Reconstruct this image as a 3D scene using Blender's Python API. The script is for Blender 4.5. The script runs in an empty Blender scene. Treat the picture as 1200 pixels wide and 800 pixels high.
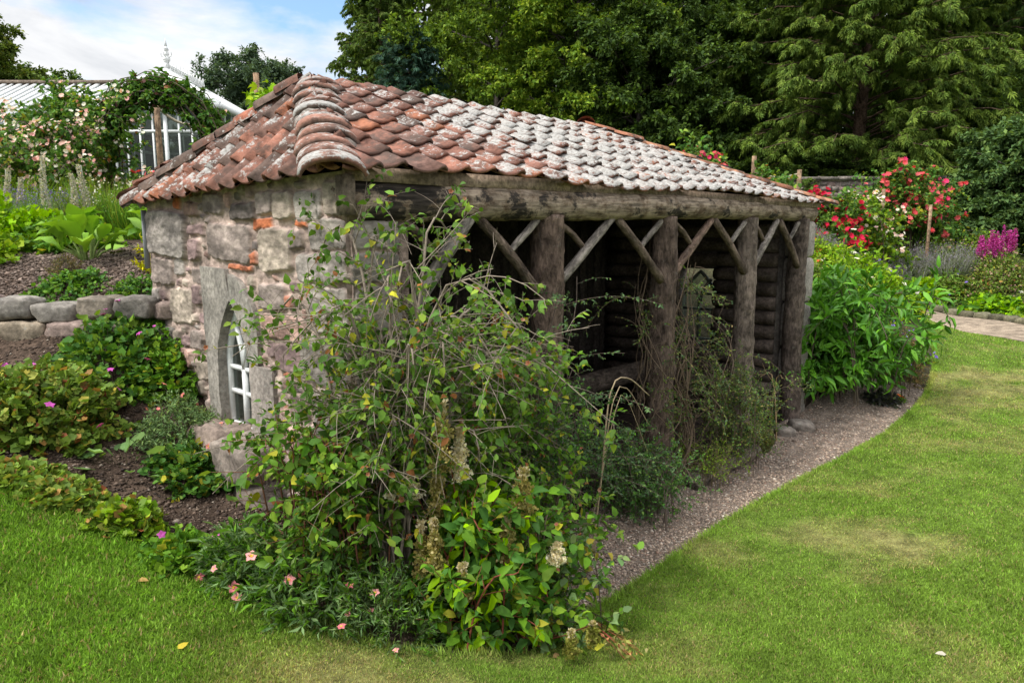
import bpy, math, random
import numpy as np
from mathutils import Vector
from mathutils.geometry import delaunay_2d_cdt

SEED = 7
RNG = np.random.default_rng(SEED)
scene = bpy.context.scene
COLL = scene.collection
R = math.radians

# ------------------------------------------------------------------ camera frame
PITCH = R(8.18); CP, SP = math.cos(PITCH), math.sin(PITCH); FPX = 800.0; EYE = 2.1

def ray(u, v):
    x = (u - 600) / FPX; y = (400 - v) / FPX
    return x, CP + y * SP, -SP + y * CP

def at(u, v, Y):
    x, y, z = ray(u, v); t = Y / y
    return (x * t, Y, EYE + z * t)

# ------------------------------------------------------------------ building frame
AX = R(46.4); CA, SA = math.cos(AX), math.sin(AX); C0 = (-.84, 3.58)

def bw(s, w):
    return (C0[0] + s * CA - w * SA, C0[1] + s * SA + w * CA)

# ------------------------------------------------------------------ noise
def _hash(ix, iy, iz, seed):
    n = (ix.astype(np.int64) * 374761393 + iy.astype(np.int64) * 668265263 + iz.astype(np.int64) * 2147483647 + seed * 1274126177) & 0xffffffff
    n = ((n ^ (n >> 13)) * 1274126177) & 0xffffffff
    n = n ^ (n >> 16)
    return (n & 0xffff) / 65535.0

def vnoise(x, y, z=0.0, seed=0):
    x, y, z = np.broadcast_arrays(np.asarray(x, float), np.asarray(y, float), np.asarray(z, float))
    xi, yi, zi = np.floor(x), np.floor(y), np.floor(z)
    fx, fy, fz = x - xi, y - yi, z - zi
    fx = fx * fx * (3 - 2 * fx); fy = fy * fy * (3 - 2 * fy); fz = fz * fz * (3 - 2 * fz)
    r = 0
    for dx in (0, 1):
        for dy in (0, 1):
            for dz in (0, 1):
                wgt = (fx if dx else 1 - fx) * (fy if dy else 1 - fy) * (fz if dz else 1 - fz)
                r = r + wgt * _hash(xi + dx, yi + dy, zi + dz, seed)
    return r

def fbm(x, y, z=0.0, seed=0, oct=4):
    a, s, r, t = 1.0, 1.0, 0, 0
    for k in range(oct):
        r = r + a * vnoise(np.asarray(x) * s, np.asarray(y) * s, np.asarray(z) * s, seed + k * 17); t += a
        a *= .5; s *= 2.03
    return r / t

# ------------------------------------------------------------------ terrain
CTRL = np.array([
 (-.45,3.8,.14),(.23,4.5,.04),(1.3,5.65,0),(2.3,6.75,0),(3.4,7.95,.02),(4.2,8.4,.08),
 (.43,3.55,.05),(1.16,4.38,.03),(2.07,5.29,.02),(3.4,6.54,.04),(5.5,8.9,.12),
 (1.6,3.2,.08),(3,4.5,.06),(5,5,.08),(6,7,.1),(8,10,.25),(3,2,.1),(6,3,.1),(8.5,12.5,.42),(9.5,14,.46),(9.6,17.5,1.0),(8.6,17.8,1.3),(9.3,9,.33),
 (12,10,.45),(12,5,.25),(7.4,13.3,.42),(10.2,15.5,.5),(10.8,18.6,1.6),
 (0,0,.5),(-.3,1.5,.45),(.3,2.2,.28),(.08,3.0,.15),(-.45,2.8,.3),(-.76,2.82,.36),(-1.56,2.92,.52),(-1.8,2.2,.58),(-2.77,3.54,.8),
 (-3.5,2.5,.85),(-3,0,.8),(-5,3.5,1.05),(1.2,1,.25),(3,-1,.2),
 (-1.86,4.05,.52),(-1.5,4.0,.5),(-2.3,4.7,.85),(-2.75,5.15,1.2),(-3.5,4.4,1.0),(-4,5.25,1.35),(-5,5.2,1.4),(-.95,3.35,.36),(-6,4.5,1.3),
 (-3.2,5.75,1.7),(-4,5.75,1.7),(-5.2,5.75,1.72),(-6.5,5.75,1.75),(-3.4,6.5,1.92),(-5,7.5,2.08),(-5.5,11,2.4),(-9,11,2.4),(-12,18,2.6),
 (-3,9,2.2),(-8,6.3,1.9),(-6,17,2.6),(-1.6,8.2,2.1),(0,12,2.3),(.6,11,2.1),(3.3,10.8,1.3),(4.6,9.0,.15),(5.4,10.2,.55),(6.2,12,1.3),(5.6,11,1.0),(6.9,13,1.05),(6.3,13.4,1.6),(7.0,15.0,1.35),(7.7,16.6,1.15),
 (5,12,1.55),(5,14,2.0),(7.2,18,1.9),(5,17,2.3),(7,21,2.35),(10,22.5,2.3),(13,21,2.0),(11.4,17,1.2),(12.6,18,1.5),(13,15,.8),
 (16,22,2.1),(9,26,2.5),(15,30,2.6),(0,20,2.6),(20,20,1.9),(20,10,.9),(25,30,2.8),(0,35,3),(30,60,3.5),(-30,60,3.5),(-30,20,2.8),
 (-20,8,2.2),(40,10,1.5),(0,100,4),(80,100,4),(-80,100,4),(0,-8,.6),(-15,-5,1.2),(15,-5,.3),(60,0,1.5),(-60,0,2.2)], float)

def _tps(d2):
    return np.where(d2 > 1e-12, .5 * d2 * np.log(np.maximum(d2, 1e-12)), 0)
_c = CTRL[:, :2]; _n = len(_c)
_A = np.zeros((_n + 3, _n + 3))
_A[:_n, :_n] = _tps(((_c[:, None] - _c[None]) ** 2).sum(2)) + np.eye(_n) * .02
_A[:_n, _n:] = np.c_[np.ones(_n), _c]; _A[_n:, :_n] = _A[:_n, _n:].T
_W = np.linalg.solve(_A, np.r_[CTRL[:, 2], 0, 0, 0])

def th(x, y):
    x = np.asarray(x, float); y = np.asarray(y, float)
    sh = np.broadcast(x, y).shape
    p = np.c_[np.broadcast_to(x, sh).ravel(), np.broadcast_to(y, sh).ravel()]
    out = np.empty(len(p))
    for i in range(0, len(p), 20000):
        q = p[i:i + 20000]
        out[i:i + 20000] = _tps(((q[:, None] - _c[None]) ** 2).sum(2)) @ _W[:_n] + _W[_n] + q @ _W[_n + 1:]
    out = out + .012 * (fbm(p[:, 0] * 3, p[:, 1] * 3, 0, 5) - .5)
    return out.reshape(sh)

def thf(x, y):
    return float(th(np.array([x]), np.array([y]))[0])

def spot(u, v, tmin=1.5, tmax=60):
    x, y, z = ray(u, v)
    t = np.exp(np.linspace(math.log(tmin), math.log(tmax), 1500))
    below = (EYE + z * t) < th(x * t, y * t)
    i = int(np.argmax(below)) if below.any() else len(t) - 1
    return (x * t[i], y * t[i])

# ------------------------------------------------------------------ mesh accumulator
class M:
    def __init__(s):
        s.V = []; s.C = []; s.K = []; s.L = []; s.T = []; s.n = 0
    def add(s, v, faces, col=(1, 1, 1), crd=None):
        """v (n,3); faces: list of (m,k) int arrays; col (3,) or (n,3); crd (n,3) or None"""
        v = np.asarray(v, float).reshape(-1, 3); n = len(v)
        if n == 0: return
        s.V.append(v)
        c = np.asarray(col, float)
        c = np.broadcast_to(c, (n, c.shape[-1]))
        if c.shape[1] == 3: c = np.c_[c, np.zeros(n)]
        s.C.append(c)
        s.K.append(v if crd is None else np.asarray(crd, float).reshape(-1, 3))
        for f in faces:
            f = np.asarray(f, np.int64)
            if f.size == 0: continue
            if f.ndim == 1: f = f[None]
            s.L.append((f + s.n).ravel()); s.T.append(np.full(len(f), f.shape[1]))
        s.n += n
    def xf(s, fn):
        s.V = [fn(v) for v in s.V]
    def mesh(s, name, org=(0, 0, 0), smooth=False):
        me = bpy.data.meshes.new(name)
        v = np.concatenate(s.V) - np.asarray(org, float)
        L = np.concatenate(s.L).astype(np.int32); T = np.concatenate(s.T)
        st = np.r_[0, np.cumsum(T)[:-1]].astype(np.int32)
        me.vertices.add(len(v)); me.vertices.foreach_set('co', v.astype(np.float32).ravel())
        me.loops.add(len(L)); me.loops.foreach_set('vertex_index', L)
        me.polygons.add(len(T)); me.polygons.foreach_set('loop_start', st)
        if smooth: me.polygons.foreach_set('use_smooth', np.ones(len(T), bool))
        me.update(calc_edges=True)
        c = np.concatenate(s.C)
        a = me.attributes.new('Col', 'FLOAT_COLOR', 'POINT')
        a.data.foreach_set('color', c.astype(np.float32).ravel())
        a = me.attributes.new('Crd', 'FLOAT_VECTOR', 'POINT')
        a.data.foreach_set('vector', np.concatenate(s.K).astype(np.float32).ravel())
        return me

ORG = {}
def props(o, label=None, cat=None, group=None, kind=None):
    if label: o['label'] = label
    if cat: o['category'] = cat
    if group: o['group'] = group
    if kind: o['kind'] = kind
    return o

def thing(name, label, cat, loc=(0, 0, 0), group=None, rot=0.0, local=False):
    o = bpy.data.objects.new(name, None); COLL.objects.link(o)
    o.empty_display_size = .1
    o.location = loc; o.rotation_euler = (0, 0, rot)
    ORG[o] = (0, 0, 0) if local else tuple(loc)
    return props(o, label, cat, group)

def obj(name, m, mat, parent=None, smooth=False, loc=None, label=None, cat=None, group=None, kind=None):
    org = ORG[parent] if parent is not None else (loc or (0, 0, 0))
    o = bpy.data.objects.new(name, m.mesh(name, org, smooth)); COLL.objects.link(o)
    o.data.materials.append(mat)
    if parent is not None:
        o.parent = parent
    else:
        o.location = org
    ORG[o] = org
    return props(o, label, cat, group, kind)

def dup(o, loc, rot=0.0, scale=1.0, label=None, group=None):
    def cp(src, par):
        c = src.copy(); COLL.objects.link(c)
        if par is not None: c.parent = par
        for ch in src.children: cp(ch, c)
        return c
    r = cp(o, None)
    r.location = loc; r.rotation_euler = (0, 0, rot)
    r.scale = (scale,) * 3 if not isinstance(scale, tuple) else scale
    if label: r['label'] = label
    if group: r['group'] = group
    return r

# ------------------------------------------------------------------ materials
def nt(name):
    m = bpy.data.materials.new(name); m.use_nodes = True
    t = m.node_tree; t.nodes.clear()
    out = t.nodes.new('ShaderNodeOutputMaterial'); p = t.nodes.new('ShaderNodeBsdfPrincipled')
    t.links.new(p.outputs[0], out.inputs[0])
    return m, t, p, out

def node(t, typ, **kw):
    n = t.nodes.new(typ)
    for k, v in kw.items():
        if k in n.inputs: n.inputs[k].default_value = v
        else: setattr(n, k, v)
    return n

def attr(t, nm, sock):
    a = t.nodes.new('ShaderNodeAttribute'); a.attribute_name = nm
    return a.outputs[sock]

def mixc(t, blend, fac, a, b):
    n = t.nodes.new('ShaderNodeMix'); n.data_type = 'RGBA'; n.blend_type = blend
    for s, v in ((n.inputs[0], fac), (n.inputs[6], a), (n.inputs[7], b)):
        if hasattr(v, 'links'): t.links.new(v, s)
        elif isinstance(v, (int, float)): s.default_value = v
        else: s.default_value = (*v, 1)
    return n.outputs[2]

def noise(t, vec, scale, detail=5, rough=.6, dist=0.0):
    n = node(t, 'ShaderNodeTexNoise'); n.inputs['Scale'].default_value = scale
    n.inputs['Detail'].default_value = detail; n.inputs['Roughness'].default_value = rough; n.inputs['Distortion'].default_value = dist
    if vec is not None: t.links.new(vec, n.inputs['Vector'])
    return n.outputs['Fac']

def ramp(t, fac, stops):
    n = t.nodes.new('ShaderNodeValToRGB'); t.links.new(fac, n.inputs[0])
    e = n.color_ramp.elements
    while len(e) < len(stops): e.new(.5)
    for k, (p, c) in enumerate(stops):
        e[k].position = p
        e[k].color = (*((c, c, c) if isinstance(c, (int, float)) else c), 1)
    return n.outputs[0]

def bump(t, p, h, strength=.4, dist=.02):
    b = t.nodes.new('ShaderNodeBump'); b.inputs['Strength'].default_value = strength; b.inputs['Distance'].default_value = dist
    t.links.new(h, b.inputs['Height']); t.links.new(b.outputs[0], p.inputs['Normal'])

def coords(t):
    return attr(t, 'Crd', 'Vector')

def mat_leaf(name, transl=.25, rough=.58, spec=.16, sat=1.1, val=1.35):
    m, t, p, out = nt(name)
    c = attr(t, 'Col', 'Color')
    t.links.new(c, p.inputs['Base Color']); p.inputs['Roughness'].default_value = rough
    p.inputs['Specular IOR Level'].default_value = spec
    h = t.nodes.new('ShaderNodeHueSaturation'); h.inputs['Saturation'].default_value = sat; h.inputs['Value'].default_value = val; t.links.new(c, h.inputs['Color']); c = h.outputs[0]
    t.links.new(c, p.inputs['Base Color'])
    tr = t.nodes.new('ShaderNodeBsdfTranslucent')
    t.links.new(mixc(t, 'MULTIPLY', 1.0, c, (1.5, 1.45, .7)), tr.inputs[0])
    mx = t.nodes.new('ShaderNodeMixShader'); mx.inputs[0].default_value = transl
    t.links.new(p.outputs[0], mx.inputs[1]); t.links.new(tr.outputs[0], mx.inputs[2]); t.links.new(mx.outputs[0], out.inputs[0])
    return m

def mat_col(name, rough=.85, nscale=30, amt=.5, bstr=.4, bdist=.01, spec=.25, lich=None, nscale2=None, stretch=None):
    """vertex colour broken up by noise, with bump"""
    m, t, p, out = nt(name)
    k = coords(t); ks = k
    if stretch:
        mp = t.nodes.new('ShaderNodeMapping'); mp.inputs['Scale'].default_value = stretch; t.links.new(k, mp.inputs[0]); ks = mp.outputs[0]
    f = noise(t, ks, nscale, 6, .68, .6 if stretch else 0.0)
    col = mixc(t, 'MULTIPLY', amt, attr(t, 'Col', 'Color'), ramp(t, f, [(.34, .30), (.5, .95), (.66, 1.75)]))
    if nscale2:
        f2 = noise(t, k, nscale2, 3, .6)
        col = mixc(t, 'MULTIPLY', amt, col, ramp(t, f2, [(.36, .5), (.64, 1.45)]))
    if lich:
        f3 = noise(t, k, lich[0], 5, .7)
        col = mixc(t, 'MIX', ramp(t, f3, [(lich[1], 0.0), (lich[1] + .06, lich[3])]), col, lich[2])
    t.links.new(col, p.inputs['Base Color']); p.inputs['Roughness'].default_value = rough
    p.inputs['Specular IOR Level'].default_value = spec
    bump(t, p, f, bstr, bdist)
    return m

def mat_tile():
    m, t, p, out = nt('clay_tile')
    k = coords(t)
    c = attr(t, 'Col', 'Color')
    f = noise(t, k, 14, 6, .7)
    col = mixc(t, 'MULTIPLY', .75, c, ramp(t, f, [(.34, .35), (.5, 1.0), (.66, 1.6)]))
    dk = noise(t, k, 5, 5, .7)
    col = mixc(t, 'MIX', ramp(t, dk, [(.50, 0.0), (.60, .75)]), col, (.085, .062, .05))
    al = attr(t, 'Col', 'Alpha')
    l1 = noise(t, k, 9.0, 8, .75, .5); l2 = noise(t, k, 42, 5, .75)
    add = node(t, 'ShaderNodeMath', operation='MULTIPLY_ADD'); t.links.new(l2, add.inputs[0]); add.inputs[1].default_value = .6; t.links.new(l1, add.inputs[2])
    sm = node(t, 'ShaderNodeMath', operation='ADD'); t.links.new(add.outputs[0], sm.inputs[0]); t.links.new(al, sm.inputs[1])
    mask = ramp(t, sm.outputs[0], [(.865, 0.0), (.945, .9)])
    lc = ramp(t, l2, [(.36, (.20, .19, .17)), (.5, (.36, .35, .32)), (.64, (.50, .49, .455))])
    col = mixc(t, 'MIX', mask, col, lc)
    t.links.new(col, p.inputs['Base Color']); p.inputs['Roughness'].default_value = .9; p.inputs['Specular IOR Level'].default_value = .2
    bump(t, p, add.outputs[0], .45, .012)
    return m

def mat_beam():
    m, t, p, out = nt('weathered_log')
    k = coords(t)
    mp = t.nodes.new('ShaderNodeMapping'); mp.inputs['Scale'].default_value = (1, 1, .12); t.links.new(k, mp.inputs[0])
    g = noise(t, mp.outputs[0], 45, 6, .65)
    base = mixc(t, 'MULTIPLY', .8, attr(t, 'Col', 'Color'), ramp(t, g, [(.35, .3), (.5, 1.0), (.65, 1.6)]))
    mp2 = t.nodes.new('ShaderNodeMapping'); mp2.inputs['Scale'].default_value = (1, 1, .7); t.links.new(k, mp2.inputs[0])
    bk = noise(t, mp2.outputs[0], 7, 7, .66, .25)
    al = attr(t, 'Col', 'Alpha')
    sm = node(t, 'ShaderNodeMath', operation='ADD'); t.links.new(bk, sm.inputs[0]); t.links.new(al, sm.inputs[1])
    col = mixc(t, 'MIX', ramp(t, sm.outputs[0], [(.50, 0.0), (.555, 1.0)]), mixc(t, 'MULTIPLY', 1.0, base, ramp(t, noise(t, mp2.outputs[0], 11, 5, .7), [(.36, (.38, .30, .24)), (.56, (1.05, 1.0, .96))])), mixc(t, 'MIX', ramp(t, g, [(.42, 0.0), (.6, 1.0)]), (.022, .018, .015), (.07, .055, .045)))
    t.links.new(col, p.inputs['Base Color']); p.inputs['Roughness'].default_value = .85; p.inputs['Specular IOR Level'].default_value = .2
    bump(t, p, g, .6, .012)
    return m

def mat_plain(name, col, rough=.6, spec=.4, metal=0.0):
    m, t, p, out = nt(name)
    f = noise(t, coords(t), 25, 5, .65)
    t.links.new(mixc(t, 'MULTIPLY', .35, col, ramp(t, f, [(.3, .6), (.6, 1.1)])), p.inputs['Base Color'])
    p.inputs['Roughness'].default_value = rough; p.inputs['Specular IOR Level'].default_value = spec; p.inputs['Metallic'].default_value = metal
    return m

def mat_glass(name, tint, refl=.35):
    m, t, p, out = nt(name)
    p.inputs['Base Color'].default_value = (*tint, 1); p.inputs['Roughness'].default_value = .08; p.inputs['Specular IOR Level'].default_value = .8
    tr = t.nodes.new('ShaderNodeBsdfTransparent'); tr.inputs[0].default_value = (.75, .85, .78, 1)
    mx = t.nodes.new('ShaderNodeMixShader'); mx.inputs[0].default_value = refl
    t.links.new(tr.outputs[0], mx.inputs[1]); t.links.new(p.outputs[0], mx.inputs[2]); t.links.new(mx.outputs[0], out.inputs[0])
    f = noise(t, coords(t), 6, 3, .5); bump(t, p, f, .08, .02)
    return m

LEAF = mat_leaf('leaf_surface'); GLOSSY = mat_leaf('glossy_leaf_surface', .22, .45, .25, 1.05, 1.3)
FARLEAF = mat_leaf('tree_leaf_surface', .25, .65, .12, 1.04, 1.5); PETAL = mat_leaf('petal_surface', .3, .6, .15, 1.0, 1.0)
GRASS = mat_leaf('grass_surface', .3, .65, .12, 1.0, 1.5)
STONE = mat_col('rubble_stone', .92, 22, .6, .55, .012, .2, None, 5)
DRESSED = mat_col('dressed_stone', .92, 30, .55, .45, .01, .2, (26, .6, (.36, .35, .31), .75), 4)
ROCK = mat_col('rock', .92, 18, .6, .6, .02, .2, (14, .62, (.3, .3, .26), .6), 4)
BARK = mat_col('bark', .92, 34, .85, 1.0, .03, .12, (19, .60, (.24, .22, .19), .35), 7, (1, 1, .38))
TWIG = mat_col('twig', .8, 40, .4, .2, .004, .2)
SOIL = mat_col('soil', .96, 26, .8, .8, .03, .1, None, 3)
GRAVELBASE = mat_col('gravel_base', .95, 70, .7, .8, .02, .1, None, 6)
PEBBLE = mat_col('pebble', .85, 60, .3, .2, .003, .25)
LAWNBASE = mat_col('turf', .95, 60, .7, .6, .02, .1, None, 9)
TILE = mat_tile(); BEAM = mat_beam()
PLANK = mat_col('old_plank', .9, 30, .7, .6, .01, .15, None, 5)
WHITE = mat_plain('white_paint', (.74, .75, .73), .5)
ROPE = mat_plain('rope_fibre', (.42, .36, .26), .9, .1)
PANE = mat_glass('old_glass', (.02, .025, .02), .55)
BACKLITPANE = mat_glass('backlit_tint_glass', (.10, .17, .12), .3)  # green light of the garden outside is painted into the pane tint
ROOFGLASS = mat_glass('roof_glass', (.5, .53, .53), .75)
MORTARCOL = (.40, .305, .255)

# ------------------------------------------------------------------ geometry kit
def unit(v):
    return v / np.maximum(np.linalg.norm(v, axis=-1, keepdims=True), 1e-9)

def bez(p0, p1, p2, k):
    t = np.linspace(0, 1, k)[None, :, None]
    return (1 - t) ** 2 * p0[:, None] + 2 * t * (1 - t) * p1[:, None] + t * t * p2[:, None]

def tangents(P):
    return unit(np.gradient(P, axis=1))

def tubes(m, P, r0, r1, sides=5, col=(.1, .07, .05), jit=0.0, rng=RNG, caps=True):
    n, k, _ = P.shape
    T = tangents(P)
    ref = np.where(np.abs(T[:, :1, 2:3]) > .75, np.array([1.0, .13, 0]), np.array([0, .1, 1.0]))
    A = unit(np.cross(T, ref)); B = np.cross(T, A)
    rr = np.linspace(0, 1, k)
    r0 = np.broadcast_to(np.asarray(r0, float), (n,)); r1 = np.broadcast_to(np.asarray(r1, float), (n,))
    rad = r0[:, None] * (1 - rr) + r1[:, None] * rr
    th_ = np.linspace(0, 2 * np.pi, sides, endpoint=False)
    ring = A[:, :, None] * np.cos(th_)[None, None, :, None] + B[:, :, None] * np.sin(th_)[None, None, :, None]
    rj = rad[:, :, None, None]
    if jit: rj = rj * (1 + jit * (rng.random((n, k, sides, 1)) - .5) * 2)
    V = P[:, :, None] + ring * rj
    ln = np.r_[0, 1] if k < 2 else None
    seg = np.concatenate([np.zeros((n, 1)), np.cumsum(np.linalg.norm(np.diff(P, axis=1), axis=2), axis=1)], axis=1)
    off = rng.random((n, 1, 1)) * 50
    K = np.stack(np.broadcast_arrays(np.cos(th_)[None, None] * rad[:, :, None] + off, np.sin(th_)[None, None] * rad[:, :, None], seg[:, :, None] + off * .3), -1)
    idx = np.arange(n * k * sides).reshape(n, k, sides)
    a = idx[:, :-1]; b = idx[:, 1:]
    F = np.stack([a, np.roll(a, -1, 2), np.roll(b, -1, 2), b], -1).reshape(-1, 4)
    fs = [F]
    if caps:
        fs += [idx[:, 0][:, ::-1], idx[:, -1]]
    c = np.asarray(col, float)
    if c.ndim == 2 and len(c) == n: c = np.repeat(c, k * sides, 0)
    m.add(V.reshape(-1, 3), fs, c, K.reshape(-1, 3))

SHAPES = {
 'ov': ([(0,0,0),(.3,-.5,.07),(.35,0,0),(.3,.5,.07),(.7,-.36,.0),(.72,0,-.06),(.7,.36,.0),(1,0,-.18)], [[(0,2,1),(0,3,2),(4,5,7),(5,6,7)],[(1,2,5,4),(2,3,6,5)]]),
 'di': ([(0,0,0),(.45,-.5,.06),(1,0,-.1),(.45,.5,.06)], [[(0,2,1),(0,3,2)]]),
 'bl': ([(0,-.5,0),(0,.5,0),(.6,-.35,.06),(.6,.35,.06),(1,0,-.06)], [[(2,3,4)],[(0,1,3,2)]]),
 'st': ([(0,-.5,0),(0,.5,0),(.35,-.5,.1),(.35,.5,.1),(.7,-.4,.1),(.7,.4,.1),(1,0,-.06)], [[(4,5,6)],[(0,1,3,2),(2,3,5,4)]]),
}
def _pal():
    pts = [(.32, 0, -.06)]; fs = []
    angs = [-155,-125,-100,-72,-50,-25,0,25,50,72,100,125,155]; rads = [.34,.5,.3,.56,.34,.4,.68,.4,.34,.56,.3,.5,.34]
    rads = [.36,.50,.43,.57,.47,.52,.66,.52,.47,.57,.43,.50,.36]
    for a_, r_ in zip(angs, rads):
        pts.append((.32 + r_ * math.cos(R(a_)), r_ * math.sin(R(a_)), .05 * (r_ > .45)))
    fs = [(0, i, i + 1) for i in range(1, len(angs))]
    return (pts, [fs])
def _rnd():
    pts = [(.5, 0, -.08)]
    for i in range(9):
        a_ = R(-160 + i * 40); pts.append((.5 + .5 * math.cos(a_), .5 * math.sin(a_), .05 * (i % 2)))
    return (pts, [[(0, i, i + 1) for i in range(1, 9)]])
def _big():
    pts = []; fs = []
    ts = [0, .12, .3, .5, .7, .88, 1]; ws = [.08, .1, .38, .5, .46, .28, .03]
    for t_, w_ in zip(ts, ws):
        h = .28 * math.sin(t_ * 2.6) - .1 * t_
        pts += [(t_, -w_, h + .10 * w_ + .05 * math.sin(t_ * 17)), (t_, 0, h - .05), (t_, w_, h + .10 * w_ - .05 * math.sin(t_ * 15))]
    for i in range(6):
        for j in range(2):
            q = i * 3 + j; fs.append((q, q + 1, q + 4, q + 3))
    return (pts, [fs])
SHAPES['pal'] = _pal(); SHAPES['rnd'] = _rnd(); SHAPES['big'] = _big()

CURL = np.random.default_rng(77)
def leaves(m, P, D, N, L, W, shape, col):
    n = len(P)
    if n == 0: return
    pts, fl = SHAPES[shape]; pts = np.array(pts, float); k = len(pts)
    X = unit(D); Y = unit(np.cross(N, X)); Z = np.cross(X, Y)
    L = np.broadcast_to(np.asarray(L, float), (n,)); W = np.broadcast_to(np.asarray(W, float), (n,))
    V = (P[:, None] + X[:, None] * (L[:, None] * pts[None, :, 0])[..., None] + Y[:, None] * (W[:, None] * pts[None, :, 1])[..., None]
         + Z[:, None] * ((L * CURL.uniform(.1, 2.4, n))[:, None] * pts[None, :, 2])[..., None])
    base = np.arange(n)[:, None, None] * k
    m.add(V.reshape(-1, 3), [(base + np.array(f)[None]).reshape(-1, len(f[0])) for f in fl], np.repeat(col, k, 0))

def pick(n, pal, rng, jit=.22):
    w = np.array([p[0] for p in pal], float); c = np.array([p[1] for p in pal], float)
    i = rng.choice(len(pal), n, p=w / w.sum())
    b = np.exp(rng.normal(0, jit, (n, 1)))
    return c[i] * b

def rand_dir(n, rng):
    return unit(rng.normal(size=(n, 3)))

def sample(P, n_per, t0, t1, rng):
    n, k, _ = P.shape
    t = t0 + (t1 - t0) * (np.arange(n_per)[None] + rng.random((n, n_per))) / n_per
    f = np.clip(t, 0, 1) * (k - 1); i = np.minimum(f.astype(int), k - 2); f = f - i
    rows = np.arange(n)[:, None]
    pos = P[rows, i] * (1 - f[..., None]) + P[rows, i + 1] * f[..., None]
    tan = unit(P[rows, i + 1] - P[rows, i])
    return pos.reshape(-1, 3), tan.reshape(-1, 3), t.ravel()

def branch(P, n_per, t0, t1, ln, ang, droop=.1, k=4, rng=RNG, taper=.5, flat=0.0, up=0.0):
    pos, tan, t = sample(P, n_per, t0, t1, rng)
    n = len(pos)
    rd = rand_dir(n, rng); rd[:, 2] *= (1 - flat)
    perp = unit(rd - tan * (rd * tan).sum(1, keepdims=True))
    a_ = ang * (.7 + .6 * rng.random((n, 1)))
    d = tan * np.cos(a_) + perp * np.sin(a_); d[:, 2] += up; d[:, 2] *= (1 - flat * .6); d = unit(d)
    l = ln * (.55 + .9 * rng.random((n, 1))) * (1 - taper * (t[:, None] - t0) / max(t1 - t0, 1e-6))
    dr = np.array([0, 0, 1.0]) * droop
    return bez(pos, pos + d * l * .5 + dr * l * .25 + rng.normal(0, .06, (n, 3)) * l, pos + d * l - dr * l, k)

def leaf_on(m, P, n_per, t0, t1, L, W, shape, pal, rng=RNG, spread=.9, up=.8, droop=.15, jit=.22, scat=0.0, lj=.5):
    pos, tan, t = sample(P, n_per, t0, t1, rng)
    n = len(pos); rd = rand_dir(n, rng)
    d = tan * (1 - spread * .5) + rd * spread; d[:, 2] -= droop
    N = np.array([0, 0, 1.0]) * up + rand_dir(n, rng) * .6 + np.array([0, -.15, 0])
    if scat: pos = pos + rng.normal(0, scat, (n, 3))
    l = L * (1 - lj + 2 * lj * rng.random(n))
    leaves(m, pos, d, N, l, l * (W / L), shape, pick(n, pal, rng, jit))

def flower(m, P, A, size, pal, rng=RNG, petals=5, cup=.45, center=None):
    """rosettes: petals round an axis A"""
    n = len(P); A = unit(A)
    e1 = unit(np.cross(A, rand_dir(n, rng))); e2 = np.cross(A, e1)
    c = pick(n, pal, rng, .12)
    s = size * (.7 + .6 * rng.random(n))
    for k in range(petals):
        a_ = 2 * math.pi * k / petals
        d = e1 * math.cos(a_) + e2 * math.sin(a_) + A * cup
        leaves(m, P, d, A, s * .55, s * .5, 'di' if petals > 6 else 'ov', c * (.92 + .16 * rng.random((n, 1))))
    if center is not None:
        for k in range(3):
            a_ = 2.1 * k
            d = e1 * math.cos(a_) + e2 * math.sin(a_) + A * 1.2
            leaves(m, P, d, A, s * .22, s * .2, 'di', np.broadcast_to(np.array(center, float), (n, 3)))

def blob(m, c, r, col, rng=RNG, sub=8, rough=.18, seed=0, sq=.62):
    """rough rock: displaced sphere"""
    nu, nv = sub * 2, sub
    u = np.linspace(0, 2 * np.pi, nu, endpoint=False); v = np.linspace(0, np.pi, nv + 1)
    U, Vv = np.meshgrid(u, v)
    x, y, z = np.sin(Vv) * np.cos(U), np.sin(Vv) * np.sin(U), np.cos(Vv)
    q = lambda a_: np.sign(a_) * np.abs(a_) ** sq
    x, y, z = q(x), q(y), q(z)
    f = 1 + rough * (fbm(x * 1.7 + seed * 7.3, y * 1.7 + 5, z * 1.7 + 9, seed) - .5) * 2 + rough * .6 * (fbm(x * 6 + seed, y * 6, z * 6, seed + 2, 3) - .5)
    pts = np.stack([c[0] + x * f * r[0], c[1] + y * f * r[1], c[2] + z * f * r[2]], -1).reshape(-1, 3)
    idx = np.arange((nv + 1) * nu).reshape(nv + 1, nu)
    F = np.stack([idx[:-1], idx[1:], np.roll(idx[1:], -1, 1), np.roll(idx[:-1], -1, 1)], -1).reshape(-1, 4)
    m.add(pts, [F], col)

def box(m, lo, hi, col=(1, 1, 1), jit=0.0, rng=RNG):
    lo = np.array(lo, float); hi = np.array(hi, float)
    v = np.array([[(lo, hi)[i][0], (lo, hi)[j][1], (lo, hi)[k][2]] for i in (0, 1) for j in (0, 1) for k in (0, 1)])
    if jit: v = v + rng.normal(0, jit, v.shape)
    m.add(v, [[(0, 1, 3, 2), (4, 6, 7, 5), (0, 4, 5, 1), (2, 3, 7, 6), (0, 2, 6, 4), (1, 5, 7, 3)]], col, v + rng.random(3) * 9)

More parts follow.
